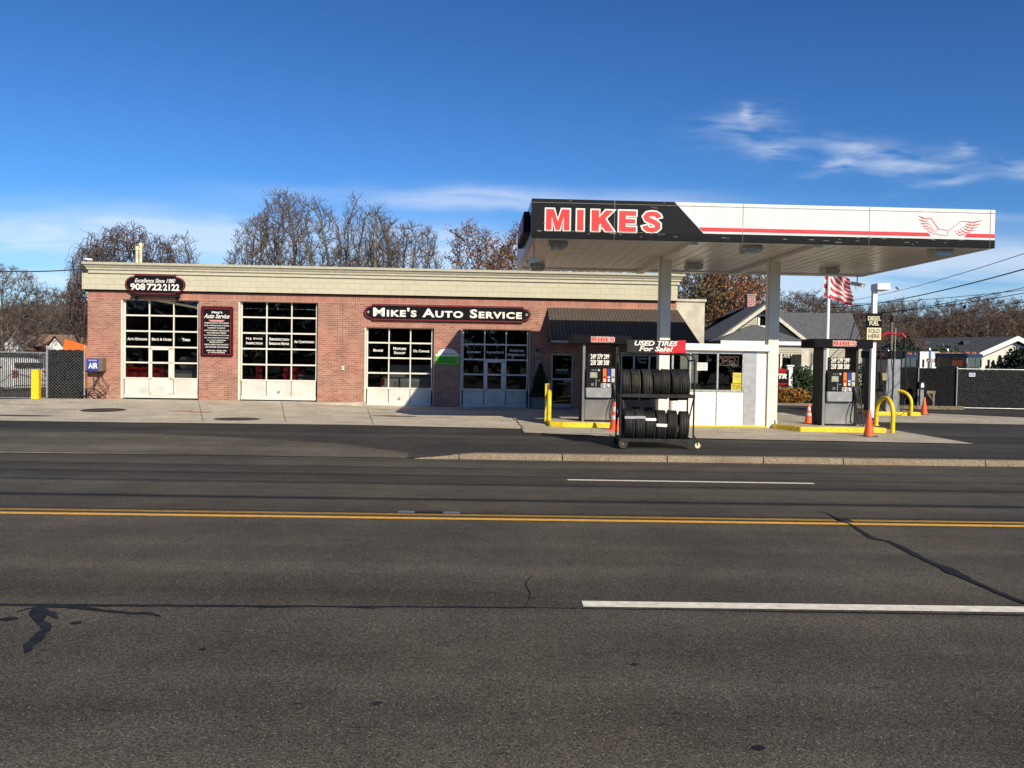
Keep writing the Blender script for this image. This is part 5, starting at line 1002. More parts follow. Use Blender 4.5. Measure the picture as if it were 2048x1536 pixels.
# ---------------------------------------------------------------- fences
def chain_fence(name, label, a, b_, h, posts, slats, pitch=.09, mesh_d=0.003, slat_w=.055, rail=True, slat_gap=.09):
    a, b_ = Vector(a), Vector(b_); d = b_ - a; ln = d.length; rz_ = math.atan2(d.y, d.x); o = thing(name, label, 'fence', a, rz_)
    for x in posts: q = MB(); q.tube([(x, 0, 0), (x, 0, h + .05)], .032, 8); q.lathe([(.036, 0), (.03, .03), (.001, .05)], (x, 0, h + .05), 8); q.build('post', 'galvanised', o, smooth=50)
    if rail: MB().tube([(0, 0, h), (ln, 0, h)], .022, 6).tube([(0, 0, .06), (ln, 0, .06)], .018, 6).build('rail', 'galvanised', o, smooth=50)
    s = MB(); k_ = -h
    while k_ < ln:
        for sg in (1, -1):
            xa, xb = (k_, k_ + h) if sg > 0 else (k_ + h, k_); za, zb = 0.05, h
            pts = []
            for X, Z in ((xa, za), (xb, zb)): pts.append([X, Z])
            (xA, zA), (xB, zB) = pts
            def at(x): return zA + (zB - zA) * (x - xA) / (xB - xA)
            lo_, hi_ = max(0, min(xA, xB)), min(ln, max(xA, xB))
            if hi_ > lo_: p0, p1 = Vector((lo_, .0 if sg > 0 else .006, at(lo_))), Vector((hi_, .0 if sg > 0 else .006, at(hi_))); s.tube([p0, p1], mesh_d, 3, cap=False)
        k_ += pitch
    s.build('chain_link', 'chain_wire', o)
    if slats:
        for (sa, sb) in slats:
            q = MB(); x = sa; i = 0
            while x < sb: q.box(x, .012, .08, x + slat_w, .018, h - .04 - .02 * (i % 3 == 0)); x += slat_gap; i += 1
            q.build('slat', 'slat_black', o)
    return o
fa_ = G(-60, 795); fb_ = G(92, 797); chain_fence('chain_link_fence', 'chain link fence left of the yellow bollard with cars seen through it', (fa_.x, fa_.y, .2), (fb_.x, fb_.y + .1, .2), 1.62, [0, (fb_ - fa_).length], [(.03, (fb_ - fa_).length - .05)], mesh_d=.004, pitch=.10, slat_w=.03, slat_gap=.066)
z_s = MB(); ge = P(169, 750, fb_.y)
o = chain_fence('slatted_gate', 'tall chain link panel filled with dark slats next to the brick wall', (fb_.x, fb_.y + .05, .2), (ge.x, fb_.y + .1, .2), 1.78, [.0, ge.x - fb_.x - .05], [(.04, ge.x - fb_.x - .08)], rail=False, slat_w=.088, mesh_d=.0028, pitch=.11)
f2a, f2b = G(1912, 818), G(2110, 822); chain_fence('chain_link_fence', 'long chain link fence with black screen behind it at the right edge', (f2a.x, f2a.y, .1), (f2b.x + .2, f2b.y, .1), 1.68, [0, 4.6], [(.02, 4.9)], slat_w=.122, slat_gap=.125, mesh_d=.0032, pitch=.12)
f3a = G(1792, 812); o = thing('black_screen_fence', 'solid black privacy screen fence behind the faded traffic cone', 'fence', (f3a.x - 2.2, f2a.y + .06, .1), 0); ln = f2a.x - f3a.x + 2.15; s = MB(); x = 0
while x < ln: s.box(x, 0, .0, x + .245, .03, 1.66); x += .25
s.build('screen', 'slat_black', o); s = MB(); s.tube([(ln - 1.55, -.05, 0), (ln - 1.55, -.05, 1.7)], .03, 8); s.build('post', 'galvanised', o); MB().box(0, .03, 1.60, ln, .07, 1.69).build('rail', 'slat_black', o)
tb = MB().box(0, 0, 0, 3.0, .16, .16).box(3.01, 0, 0, 5.6, .16, .15).build('timber_edge', 'wood_old', bev=.012); tb.location = (f2a.x - 5.65, f2a.y - .75, .1); tag(tb, 'weathered timber border along the ground before the black screen fence', 'timber edging')
o = thing('fence_notice', 'small pale notice plate on the right chain link fence', 'sign', P(1943, 749.5, f2a.y - .05)); MB().box(-.12, -.03, -.075, .14, -.02, .075).build('plate', 'notice_white', o); MB().text('NO TRESPASSING', -.1, .12, .0, .045, -.03, depth=.002, bold=.03).text('PRIVATE', -.1, .12, -.05, -.01, -.03, depth=.002, bold=.03).build('lettering', 'blue_sign', o)
p_ = P(1842, 805, f2a.y - .45); o = thing('post_light', 'small black post with a glowing white arched lens before the black fence', 'garden light', (p_.x, p_.y, .12)); MB().box(-.07, -.07, 0, .07, .07, .78).build('post', 'plastic_grey', o); MB().prism([(-.13, .8), (.13, .8)] + [(.13 * math.cos(t), 1.0 + .14 * math.sin(t)) for t in [math.pi * i / 8 for i in range(9)]], -.08, .08).build('housing', 'black_paint', o); MB().prism([(-.06, .87), (.06, .87)] + [(.06 * math.cos(t), 1.0 + .06 * math.sin(t)) for t in [math.pi * i / 8 for i in range(9)]], -.09, -.081).build('lens', 'notice_white', o)
p_ = P(1866, 812, f2a.y - .4); o = thing('wooden_birdfeeder', 'weathered wooden post bracket standing before the black fence', 'post', (p_.x, p_.y, .12)); MB().box(-.04, -.04, 0, .04, .04, .62).box(-.30, -.06, .62, .06, .06, .74).build('post', 'wood_old', o); MB().prism([(-.25, .6), (-.2, .62), (-.03, .42), (-.03, .34)], -.02, .02).build('brace', 'wood_old', o)
# ---------------------------------------------------------------- grey gabled house
HY = 43.0
def HP(px, py, Y=HY): return P(px, py, Y)
ho = HP(1524, 790); hs_ = thing('grey_house', 'small tan sided house with grey shingle roof, brick chimney and front porch', 'house', (ho.x, HY, .1))
def hl(px, py, Y=HY): p_ = HP(px, py, Y); return p_.x - ho.x, p_.z - .1
def siding(s, x0, x1, z0, z1, y0, y1, m=0): s.box(x0, y0, z0, x1, y1, z1, m)
aL, aR, ap_ = hl(1428, 683), hl(1615, 680), hl(1524, 612)
zE = (aL[1] + aR[1]) / 2
brick('lap_siding', (.45, .42, .32), (.46, .43, .33), (.22, .20, .15), 30, .11, .012, 0, .6, .08); brick('lap_siding_pale', (.72, .66, .56), (.73, .67, .57), (.5, .46, .38), 30, .14, .008, 0, .4, .05); brick('lap_siding_white', (.80, .80, .78), (.80, .80, .78), (.5, .5, .5), 30, .14, .01, 0, .4, .03)
s = MB(); s.box(aL[0] + .35, .0, 0, aR[0] - .35, 6, zE); s.add([(aL[0] + .35, 0, zE), (aR[0] - .35, 0, zE), (ap_[0], 0, ap_[1] - .15), (aL[0] + .35, .2, zE), (aR[0] - .35, .2, zE), (ap_[0], .2, ap_[1] - .15)], [(0, 1, 2), (3, 5, 4), (0, 2, 5, 3), (1, 4, 5, 2)])
s.box(aR[0] - .4, 2.0, 0, aR[0] + 3.6, 9, zE - .1); s.build('wall', 'lap_siding', hs_)
s = MB(); th = .1
for A in (aL, aR):
    sx_ = -1 if A is aL else 1; x_e, z_e = A[0], zE - .05
    s.add([(x_e, -.45, z_e), (ap_[0], -.45, ap_[1]), (ap_[0], 7, ap_[1]), (x_e, 7, z_e), (x_e, -.45, z_e + th), (ap_[0], -.45, ap_[1] + th), (ap_[0], 7, ap_[1] + th), (x_e, 7, z_e + th)], [(0, 1, 2, 3), (7, 6, 5, 4), (0, 4, 5, 1), (1, 5, 6, 2), (2, 6, 7, 3), (3, 7, 4, 0)])
rL, rR = hl(1596, 618, HY + 5.5), hl(1704, 627, HY + 5.5); eR = hl(1722, 678, HY + 1.6); eL = aR[0] - 2.5
rL = (ap_[0] + .6, rR[1])
s.add([(eL, 1.6, eR[1]), (eR[0], 1.6, eR[1]), (rR[0], 5.5, rR[1]), (rL[0], 5.5, rR[1]), (eL, 9.4, eR[1]), (eR[0], 9.4, eR[1]), (eL, 1.6, eR[1] - .12), (eR[0], 1.6, eR[1] - .12)], [(0, 1, 2, 3), (3, 2, 5, 4), (0, 6, 7, 1), (1, 5, 2), (0, 3, 4)])
tR = hl(1540, 598, HY + 6); s.add([(ap_[0] - .1, 3, ap_[1] + .08), (tR[0], 6.2, tR[1] - .2), (ap_[0] + 3.2, 6.4, rR[1] + .12), (ap_[0] + 1.2, 3.2, ap_[1] - .9), (ap_[0] - 2, 6.8, ap_[1] - .9)], [(0, 3, 2, 1), (0, 1, 4)])
rf = s.build('roof', 'shingle_grey', hs_)
s = MB()
for A in (aL, aR):
    a, b_ = Vector((A[0], -.47, zE - .05)), Vector((ap_[0], -.47, ap_[1])); s.add([a, b_, b_ + Vector((0, 0, -.20)), a + Vector((0, 0, -.20)), a + Vector((0, .05, 0)), b_ + Vector((0, .05, 0)), b_ + Vector((0, .05, -.2)), a + Vector((0, .05, -.2))], [(0, 1, 2, 3), (7, 6, 5, 4), (3, 2, 6, 7), (0, 4, 5, 1)])
s.build('barge_board', 'trim', rf)
c0, c1, ct = hl(1494.5, 622, HY + 3), hl(1511, 622, HY + 3), hl(1503, 591, HY + 3); ch_ = MB(); ch_.box(c0[0], 3, zE, c1[0], 3.6, ct[1], 0); ch_.box(c0[0] - .04, 2.96, ct[1], c1[0] + .04, 3.64, ct[1] + .07, 1); ch_.build('chimney', ['chimney_brick', 'concrete'], hs_)
w0, w1, wt, wb_ = hl(1516, 630)[0], hl(1543, 630)[0], hl(1530, 629)[1], hl(1530, 655)[1]
wf = MB().box(w0, -.04, wb_, w1, -.0, wt).build('window', 'white_wood', hs_); MB().box(w0 + .1, -.05, wb_ + .1, w1 - .1, -.042, wt - .1).build('pane', 'car_glass', wf)
# porch
pd = 2.6; q0, q1 = hl(1440, 680, HY - pd), hl(1613, 680, HY - pd); zp = q0[1]; s = MB(); zpt = hl(1520, 650)[1]
s.add([(q0[0], -pd, zp), (q1[0], -pd, zp), (q1[0] - 1.6, -.0, zpt), (q0[0] + 2.2, -.0, zpt), (q0[0], 0, zp), (q1[0], 0, zp), (q0[0], -pd, zp - .06), (q1[0], -pd, zp - .06), (q0[0], 0, zp - .06), (q1[0], 0, zp - .06)], [(0, 1, 2, 3), (0, 3, 4), (1, 5, 2), (6, 8, 9, 7), (0, 6, 7, 1), (0, 4, 8, 6), (1, 7, 9, 5)])
s.build('porch_roof', 'shingle_grey', hs_); MB().box(q0[0] + .02, -pd - .08, zp - .20, q1[0] - .02, -pd - .0, zp - .02).build('gutter', 'white_wood', hs_); MB().box(q0[0] + .1, -pd + .05, zp - .62, q1[0] - .2, -pd + .2, zp - .2).build('porch_beam', 'lap_siding', hs_)
MB().box(q0[0] + .2, -pd + .1, 0, q1[0] - .7, 0, .45).build('porch_floor', 'planter_grey', hs_)
for px in (1580, 1609): u = hl(px, 760, HY - pd)[0]; MB().box(u - .12, -pd + .0, .0 if px < 1600 else .45, u + .12, -pd + .24, hl(px, 733, HY - pd)[1]).box(u - .17, -pd - .05, hl(px, 733, HY - pd)[1], u + .17, -pd + .29, hl(px, 730, HY - pd)[1]).build('newel_post', 'white_wood', hs_)
dl, dr_ = hl(1564, 740, HY - .4)[0], hl(1590, 740, HY - .4)[0]; dd_ = MB().box(dl, -.09, .45, dr_, -.02, 2.75).build('front_door', 'white_wood', hs_); MB().box(dl + .1, -.1, .6, dr_ - .12, -.092, 2.65).build('pane', 'car_glass', dd_); MB().text('MTR', dl + .16, dr_ - .18, 2.1, 2.25, -.102, depth=.003, bold=.06, shear=.2).build('door_lettering', 'pale_grey', dd_)
u = hl(1597, 740)[0]; MB().box(u - .1, -pd + .1, .45, u + .14, -pd + .3, zp - .6).build('porch_post', 'lap_siding', hs_); u0, u1 = hl(1603, 700, HY - 1.2)[0], hl(1624, 700, HY - 1.2)[0]; MB().box(u0, -1.2, 0, u1, 0, zp - .5).build('bay_wall', 'lap_siding', hs_); MB().box(u0 + .0, -1.23, 1.0, u0 + .35, -1.2, 2.5).build('shutter', 'trim', hs_)
MB().tube([(u1 + .05, -1.3, zp - .5), (u1 + .05, -1.3, 1.9), (u1 - .02, -1.3, 1.6), (u1 - .02, -1.3, .1)], .05, 6).build('downspout', 'white_wood', hs_, smooth=50)
p_ = P(1560, 755, HY - 3.2); o = thing('yard_sign', 'black and red sign board with a red oval standing before the house porch', 'sign', (p_.x, p_.y, .1)); MB().box(-.55, 0, .75, .42, .05, 1.5).build('board', 'sign_black', o); MB().prism([(.05 + .28 * math.cos(t), 1.46 + .10 * math.sin(t)) for t in [2 * math.pi * i / 16 for i in range(16)]], -.02, .05).build('oval', 'tail_red', o); MB().text('MTR', -.35, .3, 1.1, 1.3, -.005, bold=.07, shear=.25).build('lettering', 'sign_white', o); MB().box(-.5, -.02, .78, .38, 0, .88).build('red_band', 'tail_red', o); MB().box(-.5, 0, 0, -.43, .05, .75).box(.33, 0, 0, .4, .05, .75).build('leg', 'white_wood', o)
gb_ = [(P(px, 800, y).x, y) for px, y in ((1400, 36.4), (1630, 36.8), (1800, 36.6), (1800, 38.8), (1400, 40))]; sheet('gravel_bed', gb_, .05, 'gravel', .5, False, 'stuff')
rnd = random.Random(5); s = MB()
for _ in range(900):
    t = rnd.random(); x = lerp(gb_[0][0], gb_[2][0], t); y = rnd.uniform(36.7, 38.9); r_ = rnd.uniform(.04, .10); s.lathe([(.001, -r_ * .6), (r_, 0), (.001, r_ * .6)], (x, y, .08), 5)
s.build('river_stones', 'gravel', kind='stuff')
MB().box(gb_[0][0], 36.2, .05, gb_[2][0], 36.38, .2).build('lot_edge_curb', 'curb_stone', kind='structure')
def shrub(nm, label, px, py, Y, h, r, m, n_=1500, sz=.06, z=.1, shape='ball', seed=1):
    p_ = P(px, py, Y); o = thing(nm, label, 'shrub' if shape != 'cone' else 'tree', (p_.x, Y, z)); 
    def f(rnd):
        if shape == 'cone': return conef(h, r, .08)(rnd)
        while True:
            x, y, q = rnd.uniform(-1, 1), rnd.uniform(-1, 1), rnd.uniform(0, 1); d = x * x + y * y + (q * 2 - 1) ** 2
            if .25 < d < 1 * (1 + .3 * math.sin(7 * x + 5 * y + 9 * q)): return x * r, y * r, q * h
    leaf_cloud(n_, f, sz, seed).build('foliage', m, o); q = MB()
    for k_ in range(5): q.tube([(0, 0, 0), (r * .4 * math.cos(k_ * 1.3), r * .4 * math.sin(k_ * 1.3), h * .6)], .02, 4)
    q.build('stem', 'bark_dark', o); return o
shrub('shrub', 'low golden round shrub in the gravel bed by the porch', 1582, 790, 37.6, .75, .8, 'gold_shrub', 2200, .06); shrub('shrub', 'upright green shrub in front of the house corner', 1606, 790, 37.8, 1.7, .5, 'shrub_green', 2200, .07, seed=2)
shrub('shrub', 'dark green shrub beside the right fuel pump post', 1622, 790, 38.2, 1.2, .6, 'evergreen', 1600, .07, seed=3); shrub('shrub', 'reddish dark shrub behind the white canopy column', 1566, 792, 38.4, .9, .5, 'leaf_red', 900, .05, seed=4)
shrub('shrub', 'small green shrub at the foot of the black screen fence', 1826, 806, 37.0, .8, .5, 'shrub_green', 700, .07, seed=6); shrub('shrub', 'dark evergreen shrub seen between the pumps', 1722, 760, 40.5, 1.9, .9, 'evergreen', 1500, .08, seed=7)
# ---------------------------------------------------------------- right house and left house
def gable_house(name, label, px0, px1, pyr, pye, Y, wall_m, roof_m, depth, side_px, nwin=0):
    a, b_ = P(px0, pye, Y), P(px1, pye, Y); r_ = P((px0 + px1) / 2, pyr, Y); o = thing(name, label, 'house', ((a.x + b_.x) / 2, Y, 0)); w_ = (b_.x - a.x) / 2; ze, zr = a.z, r_.z
    return o, w_, ze, zr
Y = 66; ap2 = P(2030, 678, Y); el = P(1925, 724, Y); o = thing('cream_house', 'long low cream house with dark blue grey roof at the right edge', 'house', (ap2.x, Y, 0)); hw = ap2.x - el.x
bk = P(1838, 700, Y + 14)
sl = (ap2.z - el.z) / hw
L_ = 17; rk_ = Vector((-9.5, 16))
def off(x, z, t): return (x + rk_.x * t, rk_.y * t, z)
zr = ap2.z; ze = el.z
s = MB(); s.add([(-hw + .6, 0, 0), (hw - .6, 0, 0), (hw - .6, 0, ze + .15), (0, 0, zr - .3), (-hw + .6, 0, ze + .15)] + [off(-hw + .6, 0, 1), off(hw - .6, 0, 1), off(hw - .6, ze + .15, 1), off(0, zr - .3, 1), off(-hw + .6, ze + .15, 1)], [(0, 1, 2, 3, 4), (5, 9, 8, 7, 6), (0, 4, 9, 5), (1, 6, 7, 2)]); s.build('wall', 'lap_siding_pale', o)
s = MB(); v0 = [(-hw, -.4, ze), (0, -.4, zr), (hw, -.4, ze)]; v1 = [off(-hw, ze, 1), off(0, zr, 1), off(hw, ze, 1)]; up = [(a, b_, c + .18) for a, b_, c in v0 + v1]; s.add(v0 + v1 + up, [(6, 7, 10, 9), (7, 8, 11, 10), (0, 3, 4, 1), (1, 4, 5, 2), (3, 9, 10, 4), (0, 6, 9, 3)]); rf = s.build('roof', 'shingle_blue', o)
s = MB(); s.add([(-hw, -.42, ze - .15), (0, -.42, zr - .15), (0, -.42, zr + .22), (-hw, -.42, ze + .22), (-hw, -.3, ze + .22), (0, -.3, zr + .22)], [(0, 1, 2, 3), (3, 2, 5, 4)]); s.add([(hw, -.42, ze - .15), (0, -.42, zr - .15), (0, -.42, zr + .22), (hw, -.42, ze + .22)], [(0, 3, 2, 1)]); s.build('barge_board', 'white_wood', rf)
for t in (.15, .33, .5, .68, .86): a = off(-hw * .28, zr - hw * .28 * sl + .18, t); MB().box(a[0] - .3, a[1] - .3, a[2] - .1, a[0] + .3, a[1] + .3, a[2] + .18).build('roof_vent', 'shingle_blue', rf)
for i, (px, py, Y, h, r_, sd) in enumerate(((1999, 742, 58, 2.6, .75, 11), (1986, 745, 60, 2.3, .6, 12), (1973, 748, 60, 1.9, .6, 13))): shrub('evergreen_tree', ['tallest cone shaped evergreen before the cream house wall', 'slim cone evergreen just left of the tallest before the cream house', 'leftmost small cone evergreen before the cream house'][i], px, py, Y, h, r_ * .85, 'evergreen', 1500, .11, 0, 'cone', sd)
shrub('evergreen_tree', 'dark rounded evergreen at the right edge behind the fence', 2050, 740, 50, 3.1, 1.25, 'evergreen', 4000, .13, 0, 'ball', 14); shrub('shrub', 'dark spreading bush behind the right chain link fence', 2040, 760, 44, 1.9, 1.1, 'evergreen', 2500, .1, 0, 'ball', 15); shrub('shrub', 'round green tree top behind the truck cab roof', 1892, 700, 62, 3.5, 1.3, 'shrub_green', 2500, .13, 0, 'ball', 16)
shrub('evergreen_tree', 'dark green bushy tree left of the dump truck', 1800, 700, 60, 4.0, 1.4, 'evergreen', 2500, .13, 0, 'ball', 17)
Y = 78
def whouse():
    a, b_, c, e = P(2, 705, Y), P(48, 705, Y), P(20, 668, Y), P(93, 705, Y); f_ = P(132, 705, Y); g2 = P(110, 671, Y); o = thing('white_house', 'white house with brown roof and two gabled wings beyond the left fence', 'house', (e.x, Y, 0)); ox = e.x
    rt = P(70, 670, Y + 3).z; ev = P(70, 692.5, Y).z
    s = MB(); s.box(b_.x - ox, 2, 0, e.x - ox, 9, ev); s.build('wall', 'chimney_brick', o)
    for x0_, x1_, ax_ in ((a.x - ox, b_.x - ox, c), (e.x - ox, f_.x - ox, g2)):
        xm = (x0_ + x1_) / 2; zr_ = ax_.z; s = MB(); s.add([(x0_, 0, 0), (x1_, 0, 0), (x1_, 0, ev - .2), (xm, 0, zr_ - .1), (x0_, 0, ev - .2), (x0_, 9, 0), (x1_, 9, 0), (x1_, 9, ev - .2), (xm, 9, zr_ - .1), (x0_, 9, ev - .2)], [(0, 1, 2, 3, 4), (5, 9, 8, 7, 6), (0, 4, 9, 5), (1, 6, 7, 2)]); s.build('gable_wing', 'lap_siding_white', o)
        s = MB(); s.add([(x0_ - .3, -.3, ev - .35), (xm, -.3, zr_), (x1_ + .3, -.3, ev - .35), (x0_ - .3, 9, ev - .35), (xm, 9, zr_), (x1_ + .3, 9, ev - .35)], [(0, 3, 4, 1), (1, 4, 5, 2)]); s.build('wing_roof', 'shingle_brown', o); MB().box(xm - .16, -.04, ev + .1, xm + .16, 0, ev + .6).build('gable_vent', 'pale_grey', o)
        for q in (.3,): w5 = MB().box(lerp(x0_, x1_, .62), -.04, 1.2, lerp(x0_, x1_, .95), 0, ev - .4).build('window', 'white_wood', o); MB().box(lerp(x0_, x1_, .65), -.05, 1.25, lerp(x0_, x1_, .92), -.041, ev - .45).build('pane', 'car_glass', w5)
    s = MB(); s.add([(a.x - ox + 1, 1.2, ev), (f_.x - ox - 1, 1.2, ev), (f_.x - ox - 1.2, 4.5, rt + .1), (a.x - ox + 1.2, 4.5, rt + .1), (a.x - ox + 1, 9.5, ev), (f_.x - ox - 1, 9.5, ev)], [(0, 1, 2, 3), (3, 2, 5, 4)]); s.build('main_roof', 'shingle_brown', o)
whouse()
# ---------------------------------------------------------------- vehicles
def suv(label, loc, rz, m, L_=4.7, Wd=1.85, Ht=1.72, cat='car'):
    o = thing('parked_car', label, cat, loc, rz); h2 = Wd / 2
    low = [(-L_ / 2, .38), (-L_ / 2 + .1, .3), (L_ / 2 - .1, .3), (L_ / 2, .4), (L_ / 2 - .03, .78), (L_ / 2 - .25, .93), (L_ / 2 - 1.15, 1.05), (-L_ / 2 + .12, 1.08), (-L_ / 2, .95)]
    MB().prism(low, -h2, h2).build('body', m, o, bev=.07, smooth=40)
    g_ = [(L_ / 2 - 1.25, 1.0), (L_ / 2 - 1.95, Ht - .08), (L_ / 2 - 2.3, Ht), (-L_ / 2 + .65, Ht), (-L_ / 2 + .35, Ht - .1), (-L_ / 2 + .1, 1.0)]
    MB().prism(g_, -h2 * .86, h2 * .86).build('cabin', m, o, bev=.06, smooth=40)
    for sg in (-1, 1):
        y = sg * h2 * .865; q = MB(); q.prism([(L_ / 2 - 1.5, 1.1), (L_ / 2 - 2.02, Ht - .14), (-.02, Ht - .12), (-.02, 1.1)], y - .01, y + .01); q.prism([(-.12, 1.1), (-.12, Ht - .12), (-L_ / 2 + .95, Ht - .12), (-L_ / 2 + .6, 1.1)], y - .01, y + .01); q.build('side_window', 'car_glass', o)
        for x in (L_ / 2 - .9, -L_ / 2 + .95):
            wv = MB().lathe([(.2, -.11), (.33, -.11), (.35, -.06), (.35, .06), (.33, .11), (.2, .11)], (x, sg * (h2 - .1), .35), 24, 'y').build('wheel', 'rubber', o, smooth=40); MB().lathe([(.001, -.115), (.2, -.10), (.2, .10), (.001, .115)], (x, sg * (h2 - .1), .35), 12, 'y').build('rim', 'chrome', wv)
        MB().box(-L_ / 2 - .01, sg * h2 * .97, .72, -L_ / 2 + .15, sg * h2 * .68, 1.02).build('tail_light', 'tail_red', o, bev=.02); MB().box(L_ / 2 - .2, sg * h2 * .95, .62, L_ / 2 + .0, sg * h2 * .6, .8).build('headlight', 'chrome', o, bev=.02)
    MB().box(-L_ / 2 + .1, -h2 * .72, 1.12, -L_ / 2 + .2, h2 * .72, Ht - .18).build('rear_window', 'car_glass', o); MB().box(L_ / 2 - 1.9, -h2 * .76, 1.08, L_ / 2 - 1.5, h2 * .76, Ht - .3).build('windshield', 'car_glass', o); return o
p_ = P(-34, 790, 34.0); suv('white car with red tail lights parked behind the left chain link fence', (p_.x, 34.2, .1), R(165), 'car_white', 4.5, 1.8, 1.5)
p_ = P(82, 790, 38.5); suv('silver car behind the left chain link fence near the yellow bollard', (p_.x + .2, 38.6, .1), R(250), 'car_silver', 4.4, 1.8, 1.45)
p_ = P(10, 700, 44); suv('dark car behind the white car beyond the left fence', (p_.x - .5, 44, .1), R(170), 'car_dark')
p_ = P(1965, 790, 41); suv('dark car barely seen through the right chain link fence', (p_.x + 3.2, 41.5, .1), R(175), 'car_dark')
p_ = P(155, 700, 36.5); o = thing('orange_trailer', 'bright orange tilted plow blade sticking up over the slatted gate', 'snow plow', (p_.x, 36.5, .2)); MB().prism([(-.62, 1.0), (.55, .9), (.55, 1.92), (-.5, 2.22), (-.62, 1.75)], -.06, .06).build('blade', 'orange', o); MB().box(-.5, .06, .1, .45, .5, 1.4).build('mount', 'rust', o)
p_ = P(1895, 790, 47.5)
def truck(label, x, Y, rz, big=True):
    o = thing('dump_truck', label, 'truck', (x, Y, .05), rz); m = 'truck_blue'
    # local: x = to the right in the picture, cab faces right and toward the viewer
    cb_ = MB().box(-1.5, -1.15, 1.1, .55, 1.15, 2.15, 0).build('cab', m, o, bev=.08, smooth=40)
    q = MB()
    for x_ in (-1.5, -.55, .42): q.box(x_, -1.12, 2.15, x_ + .12, -1.0, 2.86); q.box(x_, 1.0, 2.15, x_ + .12, 1.12, 2.86)
    q.box(-1.5, -1.15, 2.82, .62, 1.15, 3.05); q.build('cab_frame', m, o, bev=.03)
    MB().box(-1.4, -1.08, 2.15, -.5, -1.05, 2.84).box(-.42, -1.08, 2.15, .44, -1.05, 2.84).box(.56, -1.0, 2.15, .60, -.05, 2.82).box(.56, .05, 2.15, .60, 1.0, 2.82).build('cab_window', 'car_glass', o)
    MB().box(.55, -.85, 1.05, 2.3, .85, 1.98).build('hood', 'car_silver', o, bev=.12, smooth=40); MB().box(2.3, -.7, .95, 2.36, .7, 1.85).build('grille', 'chrome', o, bev=.02); MB().box(2.35, -1.2, .45, 2.6, 1.2, .8).build('bumper', 'chrome', o, bev=.03)
    for y in (-1.28, 1.28):
        MB().tube([(-1.75, y, .9), (-1.75, y, 3.25), (-1.80, y, 3.42), (-1.95, y, 3.5)], .085, 10).build('exhaust_stack', 'chrome', o, smooth=60); MB().tube([(-1.75, y, 1.5), (-1.75, y, 2.5)], .14, 10).build('muffler', 'galvanised', o, smooth=60)
        MB().box(.75, y * 1.15, 2.1, .9, y * 1.15 + .05, 2.7).build('side_mirror', 'chrome', o, bev=.01); MB().box(.9, y * .55, 1.0, 2.0, y, 1.25).build('fender', m, o, bev=.05)
        for x_ in (1.4, -2.6, -3.9): wv = MB().lathe([(.25, -.15), (.48, -.15), (.52, -.08), (.52, .08), (.48, .15), (.25, .15)], (x_, y * .85, .52), 22, 'y').build('wheel', 'rubber', o, smooth=40); MB().lathe([(.001, -.12), (.26, -.1), (.26, .1), (.001, .12)], (x_, y * .85, .52), 12, 'y').build('rim', 'chrome', wv)
    for k_ in range(7): MB().lathe([(.07, -.05), (.075, .02), (.03, .08), (.001, .09)], (.45, -.95 + k_ * .32, 3.1), 10).build('roof_lamp', 'amber' if k_ not in (2, 5) else 'chrome', o)
    for k_ in range(4): MB().lathe([(.05, -.04), (.05, .03), (.001, .06)], (-1.2 + k_ * .4, -1.1, 3.09), 8).build('marker_light', 'amber', o)
    MB().box(-1.62, -1.05, 3.05, .3, -.95, 3.12).build('light_bar', 'chrome', o)
    bd = MB(); bd.prism([(-6.6, 1.1), (-2.2, 1.1), (-2.1, 1.9), (-6.8, 1.75)], -1.2, 1.2); bd.build('truck_bed', 'slat_black' if big else m, o, bev=.03); o.scale = (.84, .84, .84)
    MB().box(-6.5, -.5, .8, 1.5, .5, 1.1).build('chassis', 'slat_black', o); MB().box(-.38, -1.10, 2.25, .34, -1.085, 2.72).build('window_sign', 'rust', o) if big else None
    return o
truck('dark blue dump truck cab with amber roof lights behind the black fence', p_.x + .95, 47.5, R(-52))
p_ = P(1800, 790, 52); truck('second dark blue truck half hidden left of the first truck', p_.x + .3, 52.5, R(-52), False)
a, b_ = P(1842, 703, 56), P(1882, 703, 56); o = thing('white_trailer', 'white box trailer with a small red placard behind the trucks', 'trailer', (a.x, 56, 0)); MB().box(-5.2, .2, .9, b_.x - a.x, 2.6, a.z + .05).build('box', 'car_dark', o, bev=.03); MB().box(0, .12, .9, b_.x - a.x, .2, a.z).build('front_panel', 'white_wood', o)
z1, z0 = P(1860, 717, 56).z, P(1860, 724, 56).z; x_ = P(1855, 720, 56).x - a.x; MB().box(x_, .1, z0, x_ + .55, .118, z1).build('placard', 'tail_red', o); MB().text('A.D', x_ + .06, x_ + .48, z0 + .04, z1 - .04, .098, depth=.003, bold=.04).build('placard_lettering', 'sign_white', o)
for x_ in (-4, .5): MB().lathe([(.25, -.15), (.48, -.15), (.48, .15), (.25, .15)], (x_, .5, .5), 20, 'y').build('wheel', 'rubber', o)
